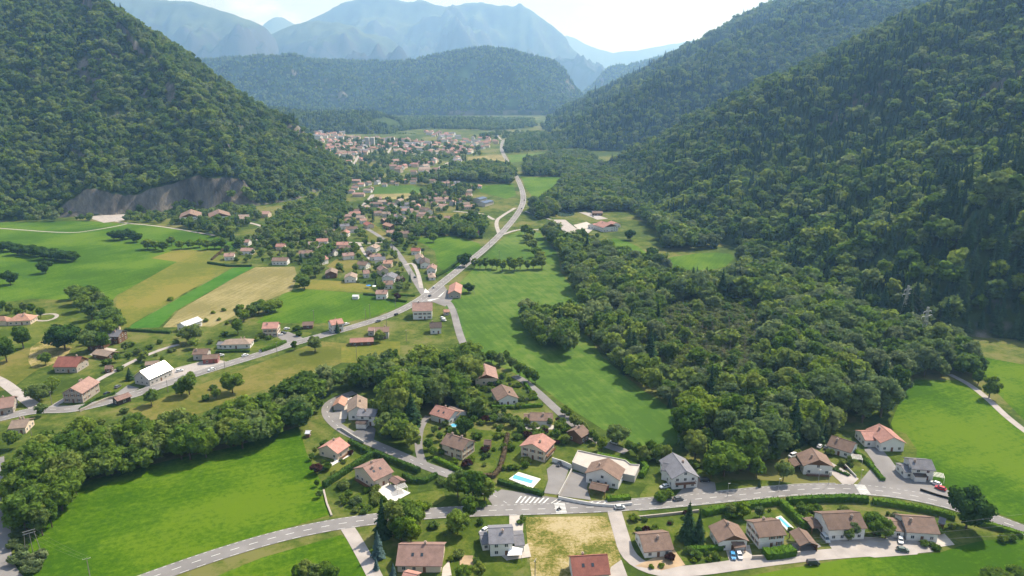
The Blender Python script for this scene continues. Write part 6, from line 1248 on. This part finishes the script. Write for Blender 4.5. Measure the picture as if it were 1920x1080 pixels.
wood([(560, 752), (605, 745), (640, 735), (700, 735), (720, 745), (735, 790), (765, 795), (800, 770), (862, 770), (885, 742), (880, 692), (840, 690), (760, 692), (700, 702), (640, 722), (580, 738)], 5.8, 13.5, .0, 'broadleaf tree in the wood above the hamlet', 'wood above the hamlet', fields=False)
wood([(705, 808), (722, 765), (770, 765), (785, 790), (778, 835), (772, 852), (740, 850), (715, 835)], 5.0, 10, .25, 'tree in the copse between the hamlet street and the narrow lane', 'copse in the hamlet', fields=False)
wood([(862, 770), (885, 742), (905, 760), (890, 790), (870, 790)], 6, 8, .02, 'tree beside the orchard at the hamlet top', 'orchard edge trees', fields=False)
wood([(978, 600), (1000, 585), (1062, 598), (1085, 640), (1066, 668), (1012, 650)], 6.0, 13, .05, 'tree in the round clump jutting into the valley pasture', 'round clump in the pasture', fields=False)
W2 = [(1010, 645), (1040, 660), (1072, 676), (1132, 690), (1152, 715), (1202, 740), (1242, 765), (1282, 800), (1272, 838), (1285, 858), (1330, 872), (1400, 885), (1480, 862), (1560, 822), (1592, 795), (1660, 790), (1692, 748), (1717, 715), (1832, 716), (1842, 690), (1800, 662), (1742, 652), (1600, 590), (1455, 500), (1335, 460), (1232, 410), (1190, 360), (1130, 312), (1090, 290), (985, 306), (985, 330), (1065, 332), (1030, 380), (990, 400), (1010, 412), (1035, 408), (1050, 405), (1090, 395), (1160, 405), (1200, 440), (1140, 442), (1100, 440), (1095, 455), (1060, 465), (1035, 440), (1020, 445), (1052, 480), (1058, 510), (1090, 560), (1085, 600), (1040, 600)]
wood(W2, 6.6, 12.5, .08, 'tree in the riverside wood right of the valley pasture', 'riverside wood', silver=.30, dens=.92, hv=.36)
wood([(1235, 580), (1300, 566), (1428, 566), (1440, 700), (1400, 725), (1245, 725)], 3.3, 8, 0, 'bush in the marsh clearing', 'marsh scrub', fields=False, dens=.75, bush=.94, hv=.5)
wood([(1078, 432), (1110, 442), (1150, 470), (1160, 488), (1100, 462), (1070, 445)], 5, 8, 0, 'bush below the inn', 'scrub below the inn', fields=False, dens=.7, bush=.97)
x_ = rng.uniform(0, 1, (45, 2)); mp_ = np.array([P(1255 + a * 165, 580 + b_ * 120)[:2] for a, b_ in x_]); ZONES.append(('bare grey tree in the marsh', 'dead trees in the marsh'))
CAND.append(np.c_[mp_, gz(mp_[:, 1]), rng.uniform(6, 11, 45), np.full(45, 4), np.full(45, len(ZONES) - 1)])
wood([(765, 436), (772, 447), (850, 442), (898, 452), (912, 432), (900, 422), (870, 424), (820, 428)], 7, 12, .05, 'tree in the belt above the upper field', 'belt above the upper field', fields=False)
wood([(838, 338), (962, 346), (966, 322), (900, 312), (845, 318)], 8, 14, .12, 'tree in the wood beside the far main road', 'wood by the far main road', fields=False)
wood([(640, 330), (700, 345), (800, 348), (850, 340), (850, 318), (760, 338), (690, 318), (650, 322)], 9, 12, .15, 'tree between the town and the village', 'trees between town and village', dens=.42)
wood([(480, 440), (540, 400), (640, 350), (660, 340), (650, 365), (640, 420), (620, 450), (560, 450), (520, 470)], 7, 12, .1, 'tree on the wooded apron under the left spur', 'wooded apron under the spur', dens=.72)
wood([(300, 440), (340, 405), (470, 392), (490, 410), (450, 430), (430, 450), (380, 445)], 8, 10, .1, 'tree around the chalet blocks under the cliff', 'trees under the cliff', dens=.7)
wood([(-40, 416), (160, 413), (250, 405), (300, 404), (360, 398), (300, 420), (240, 417)], 7, 9, .05, 'tree at the foot of the cliff', 'trees at the cliff foot', dens=.5, fields=True)
wood([(560, 440), (640, 385), (720, 375), (800, 372), (880, 372), (905, 410), (760, 428), (790, 460), (820, 500), (780, 545), (700, 550), (610, 520), (590, 500), (560, 480)], 9.5, 7.5, .12, 'tree among the village houses', 'trees among the village houses', dens=.62, bush=.25)
wood([(760, 385), (860, 372), (900, 355), (870, 345), (790, 360)], 9, 11, .25, 'tree at the upper village edge', 'trees at the upper village edge', dens=.45)
wood([(590, 300), (640, 262), (800, 268), (900, 280), (900, 300), (820, 312), (700, 320), (640, 318)], 17, 11, .1, 'tree among the far town houses', 'trees among the town houses', dens=.6)
wood([(700, 300), (760, 296), (830, 300), (800, 310), (720, 312)], 10, 12, .1, 'tree in the park of the far town', 'town park', dens=.9)
wood([(945, 288), (1080, 280), (1090, 265), (1000, 250), (950, 262)], 12, 12, .1, 'tree in the line behind the far green field', 'trees behind the far field', dens=.8)
wood([(540, 236), (640, 238), (760, 246), (800, 240), (930, 246), (1010, 238), (1000, 226), (800, 222), (560, 224)], 15, 14, .15, 'tree in the far valley behind the town', 'far valley woods', dens=.95)
wood([(880, 262), (930, 250), (980, 250), (1000, 262), (960, 275), (955, 262), (930, 262)], 16, 12, .1, 'tree beside the far end of the main road', 'woods at the far road end', dens=.6)
wood([(425, 450), (480, 445), (620, 440), (612, 500), (560, 497), (480, 497), (418, 490)], 8.5, 7, .08, 'garden tree around the houses above the tan field', 'garden trees above the tan field', dens=.65, bush=.3)
wood([(150, 655), (175, 630), (235, 655), (300, 640), (350, 630), (420, 640), (300, 690), (230, 700)], 9, 5, .0, 'garden tree left of the main road', 'garden trees left of the road', dens=.7, bush=.5)
wood([(0, 800), (60, 775), (95, 775), (60, 830), (10, 850)], 8, 7, .0, 'tree around the houses at the left edge', 'trees at the left edge', dens=.5)
# wooded slopes
def slope_wood(fn, xr, yr, sp, Hm, con, label, group, maxsl=1.05, seed=0, hmin=1.0, csc=160):
    gx, gy_ = np.meshgrid(np.arange(*xr, sp), np.arange(*yr, sp)); n = gx.size; x = gx.ravel() + rng.uniform(-.48, .48, n) * sp; y = gy_.ravel() + rng.uniform(-.48, .48, n) * sp
    z = fn(x, y); k = z > gz(y) + hmin; x, y, z = x[k], y[k], z[k]
    px, py, f = proj(np.stack([x, y, z], -1)); k = (px > -90) & (px < 2010) & (py > -80) & (py < 1100); x, y, z = x[k], y[k], z[k]
    e = 4.0; sl = np.hypot((fn(x + e, y) - z) / e, (fn(x, y + e) - z) / e); k = (sl < maxsl + rng.normal(0, .12, len(x))) | ((rng.random(len(x)) < .33) & (sl < 1.6)); x, y, z = x[k], y[k], z[k]
    # leave out what the hillside itself hides
    k = np.ones(len(x), bool)
    for t_ in (.70, .78, .84, .89, .93, .96):
        X, Y = x * t_, y * t_; ZZ = CAMH + (z + 16 - CAMH) * t_; k &= ~(fn(X, Y) > ZZ + 22)
    x, y, z = x[k], y[k], z[k]
    pc = np.clip(con + fbm(x, y, csc, 3, seed) * .9 + fbm(x, y, 45, 2, seed + 7) * .5, .03, .72) * (con > .1) + (con <= .1) * con; kd = np.where(rng.random(len(x)) < pc, 1, 0); H = Hm * np.exp(rng.normal(-.06, .34, len(x)).clip(-.8, .6)) * (1 + .5 * fbm(x, y, 60, 2, seed + 3)); H = np.where(kd == 1, H * 1.3, H)
    ZONES.append((label, group)); CAND.append(np.c_[x, y, z - .6, H, kd, np.full(len(x), len(ZONES) - 1)]); return len(x)
na = slope_wood(left_h, (-1800, -230), (560, 2000), 7.0, 10.8, .05, 'tree on the left mountain slope', 'left slope wood', 1.0, 5)
nb = slope_wood(right_h, (-100, 1300), (330, 2100), 7.2, 11.5, .47, 'tree on the right mountain slope', 'right slope wood', 4, 15, csc=220)
nc = slope_wood(right_h, (-100, 2600), (2100, 3900), 14, 17, .45, 'tree on the far right mountain slope', 'far right slope wood', 2.0, 15, csc=300)
print('slope trees', na, nb, nc)
K = np.concatenate(CAND); px, py, f = proj(K[:, :3]); size = K[:, 3] * FPX / f
inside = (px > -40) & (px < 1960) & (py > -40) & (py - size * .9 < 1085) & (f > 60); K = K[inside]; px, py, size = px[inside], py[inside], size[inside]
vis = (px > 5) & (px < 1915) & (py - size * .5 < 1075) & (py - size * .5 > 0)
order = np.argsort(-size * vis); chosen = np.zeros(len(K), bool); nb_, nc_ = max(0, 300 - NB_MANUAL), 150 - NC_MANUAL
for i in order:
    if not vis[i]: break
    kd = int(K[i, 4])
    if kd in (0, 2, 3) and nb_ > 0: nb_ -= 1; chosen[i] = True
    elif kd == 1 and nc_ > 0: nc_ -= 1; chosen[i] = True
    if nb_ <= 0 and nc_ <= 0: break
for r in K[chosen]:
    lab, grp = ZONES[int(r[5])]; kd = int(r[4]); qx, qy, _ = proj(r[:3])
    if grp == 'riverside wood':
        z = 'facing the valley pasture' if qx < 1180 else ('between the pasture tip and the grey-roofed house' if qx < 1330 else ('behind the near road verge' if qx < 1480 else ('behind the white chalet' if qx < 1640 else 'beside the right meadow')))
        lab, grp = 'tree in the riverside wood ' + z, grp + ' ' + z
    elif grp == 'belt above the lower-left meadow':
        z = 'left end' if qx < 150 else ('left half' if qx < 300 else ('right half' if qx < 450 else 'right end'))
        lab, grp = 'broadleaf tree in the %s of the belt above the lower-left meadow' % z, grp + ' ' + z
    elif grp == 'right slope wood':
        z = 'above the pylons' if qx < 1760 else ('low down above the right meadow' if qy > 560 else 'high up at the right edge')
        lab, grp = 'tree on the right mountain slope ' + z, grp + ' ' + z
    if kd == 1: lab, grp = lab.replace('broadleaf tree', 'tree').replace('tree', 'dark conifer', 1), grp + ' conifers'
    elif kd == 3: lab, grp = lab.replace('tree', 'silvery willow', 1), grp + ' willows'
    plant(r[:3], r[3], {0: random.choice('bbbbt'), 1: 'c', 3: 'v'}[kd], lab, grp, random.uniform(.9, 1.2))
R = K[~chosen]
def scatter(name, pts, meshes, label, cat, hs, sizes):
    """one object holding a whole wood: an instance of one of the tree shapes on every point"""
    n = len(pts); me = bpy.data.meshes.new(name); me.from_pydata(pts[:, :3].tolist(), [], [])
    idx = rng.integers(0, len(meshes), n).astype(np.int32); s = sizes / hs; wd = s * rng.uniform(.9, 1.25, n)
    a = me.attributes.new('pick', 'INT', 'POINT'); a.data.foreach_set('value', idx)
    a = me.attributes.new('size', 'FLOAT_VECTOR', 'POINT'); a.data.foreach_set('vector', np.c_[wd, wd, s].astype(np.float32).ravel())
    a = me.attributes.new('turn', 'FLOAT_VECTOR', 'POINT'); a.data.foreach_set('vector', np.c_[rng.normal(0, .05, n), rng.normal(0, .05, n), rng.uniform(0, 6.28, n)].astype(np.float32).ravel())
    o = obj(name, me); col = bpy.data.collections.new(name + ' shapes')
    for i, m_ in enumerate(meshes): col.objects.link(bpy.data.objects.new('%s shape %02d' % (name, i), m_))
    g = bpy.data.node_groups.new(name, 'GeometryNodeTree'); g.interface.new_socket('Geometry', in_out='INPUT', socket_type='NodeSocketGeometry'); g.interface.new_socket('Geometry', in_out='OUTPUT', socket_type='NodeSocketGeometry')
    N = g.nodes.new; gi, go = N('NodeGroupInput'), N('NodeGroupOutput'); ip = N('GeometryNodeInstanceOnPoints'); ci = N('GeometryNodeCollectionInfo'); ci.inputs['Collection'].default_value = col; ci.inputs['Separate Children'].default_value = True; ci.inputs['Reset Children'].default_value = True
    def attr(nm, ty): q = N('GeometryNodeInputNamedAttribute'); q.data_type = ty; q.inputs['Name'].default_value = nm; return q.outputs['Attribute']
    er = N('FunctionNodeEulerToRotation'); ip.inputs['Pick Instance'].default_value = True
    l = g.links.new; l(gi.outputs[0], ip.inputs['Points']); l(ci.outputs[0], ip.inputs['Instance']); l(attr('pick', 'INT'), ip.inputs['Instance Index']); l(attr('turn', 'FLOAT_VECTOR'), er.inputs[0]); l(er.outputs[0], ip.inputs['Rotation']); l(attr('size', 'FLOAT_VECTOR'), ip.inputs['Scale']); l(ip.outputs[0], go.inputs[0])
    md = o.modifiers.new('scatter', 'NODES'); md.node_group = g
    return tag(o, label, cat, kind='stuff')
def sel(k): return R[R[:, 4] == k]
a = R[(R[:, 4] == 0) | (R[:, 4] == 2)]; near = a[:, 1] < 650
scatter('broadleaf_forest', a, FB, 'broadleaf woods covering the valley sides and floor', 'forest', 12.0, a[:, 3])
if len(sel(3)): scatter('willow_thicket', sel(3), SV, 'silvery willows spread through the riverside wood', 'thicket', 12.0, sel(3)[:, 3])
scatter('conifer_forest', sel(1), FC, 'dark conifer woods on the mountain slopes', 'forest', 18.0, sel(1)[:, 3])
scatter('dead_thicket', sel(4), FD, 'bare grey dead trees standing in the marsh clearing', 'thicket', 11.0, sel(4)[:, 3])
if len(sel(5)): scatter('scrub', sel(5), BUSH + SCR + SCR, 'low scrub bushes between the woods and gardens', 'scrub', 3.0, sel(5)[:, 3].clip(1.2, 5))
# trees of the far wooded hills
fp = []
for v, sp_, hh in ((wooded, 15, 15), (far_right, 26, 22), (knoll, 11, 12), (knoll2, 12, 12)):
    nr, ncol, _ = v.shape; area = (v[0, -1, 0] - v[0, 0, 0]) * (v[-1, 0, 1] - v[0, 0, 1]); n = int(area / sp_ ** 2 * .8); i = rng.uniform(0, nr - 1.01, n); j = rng.uniform(0, ncol - 1.01, n); a, b_ = i.astype(int), j.astype(int); fi, fj = (i - a)[:, None], (j - b_)[:, None]
    # even spread over the ground, not over the mesh rows
    yy = rng.uniform(v[0, 0, 1], v[-1, 0, 1], n); i = np.interp(yy, v[:, 0, 1], np.arange(nr)); a = np.minimum(i.astype(int), nr - 2); fi = (i - a)[:, None]
    p = (v[a, b_] * (1 - fi) + v[a + 1, b_] * fi) * (1 - fj) + (v[a, b_ + 1] * (1 - fi) + v[a + 1, b_ + 1] * fi) * fj
    if v is wooded or v is knoll: 
        bare = fbm(p[:, 0], p[:, 1], 300, 3, 91) > .42; p = p[~bare]
    sx, sy, sf = proj(p); kk = (sx > -40) & (sx < 1960) & (sy > -40); p = p[kk]
    fp.append(np.c_[p, hh * rng.uniform(.7, 1.35, len(p))])
fp = np.concatenate(fp); print('far trees', len(fp), 'near', len(R), 'single', chosen.sum(), NB_MANUAL, NC_MANUAL)
scatter('hill_forest', fp, FB[:4] + FC[:2], 'woods on the distant hills behind the town', 'forest', 12.0, fp[:, 3])
# ---------------------------------------------------------------- haze
zt = max(float(np.max(v[..., 2])) for _, _, v in HILLS); zt = max(zt, 1500) + 60
mb = MB().box(-14100, 14100, -2600, 24100, -40, zt); hz = mb.build('haze', []); hz['kind'] = 'stuff'; tag(hz, 'blue summer haze filling the valley air', 'haze')
m = bpy.data.materials.new('valley haze'); m.use_nodes = True; t_ = m.node_tree; t_.nodes.clear(); pv = t_.nodes.new('ShaderNodeVolumePrincipled'); ou = t_.nodes.new('ShaderNodeOutputMaterial')
pv.inputs['Density'].default_value = HAZE_DENSITY; pv.inputs['Color'].default_value = (*HAZE_COLOR, 1); pv.inputs['Anisotropy'].default_value = HAZE_ANI; pv.inputs['Absorption Color'].default_value = (1, 1, 1, 1); t_.links.new(pv.outputs[0], ou.inputs['Volume'])
hz.data.materials.append(m)
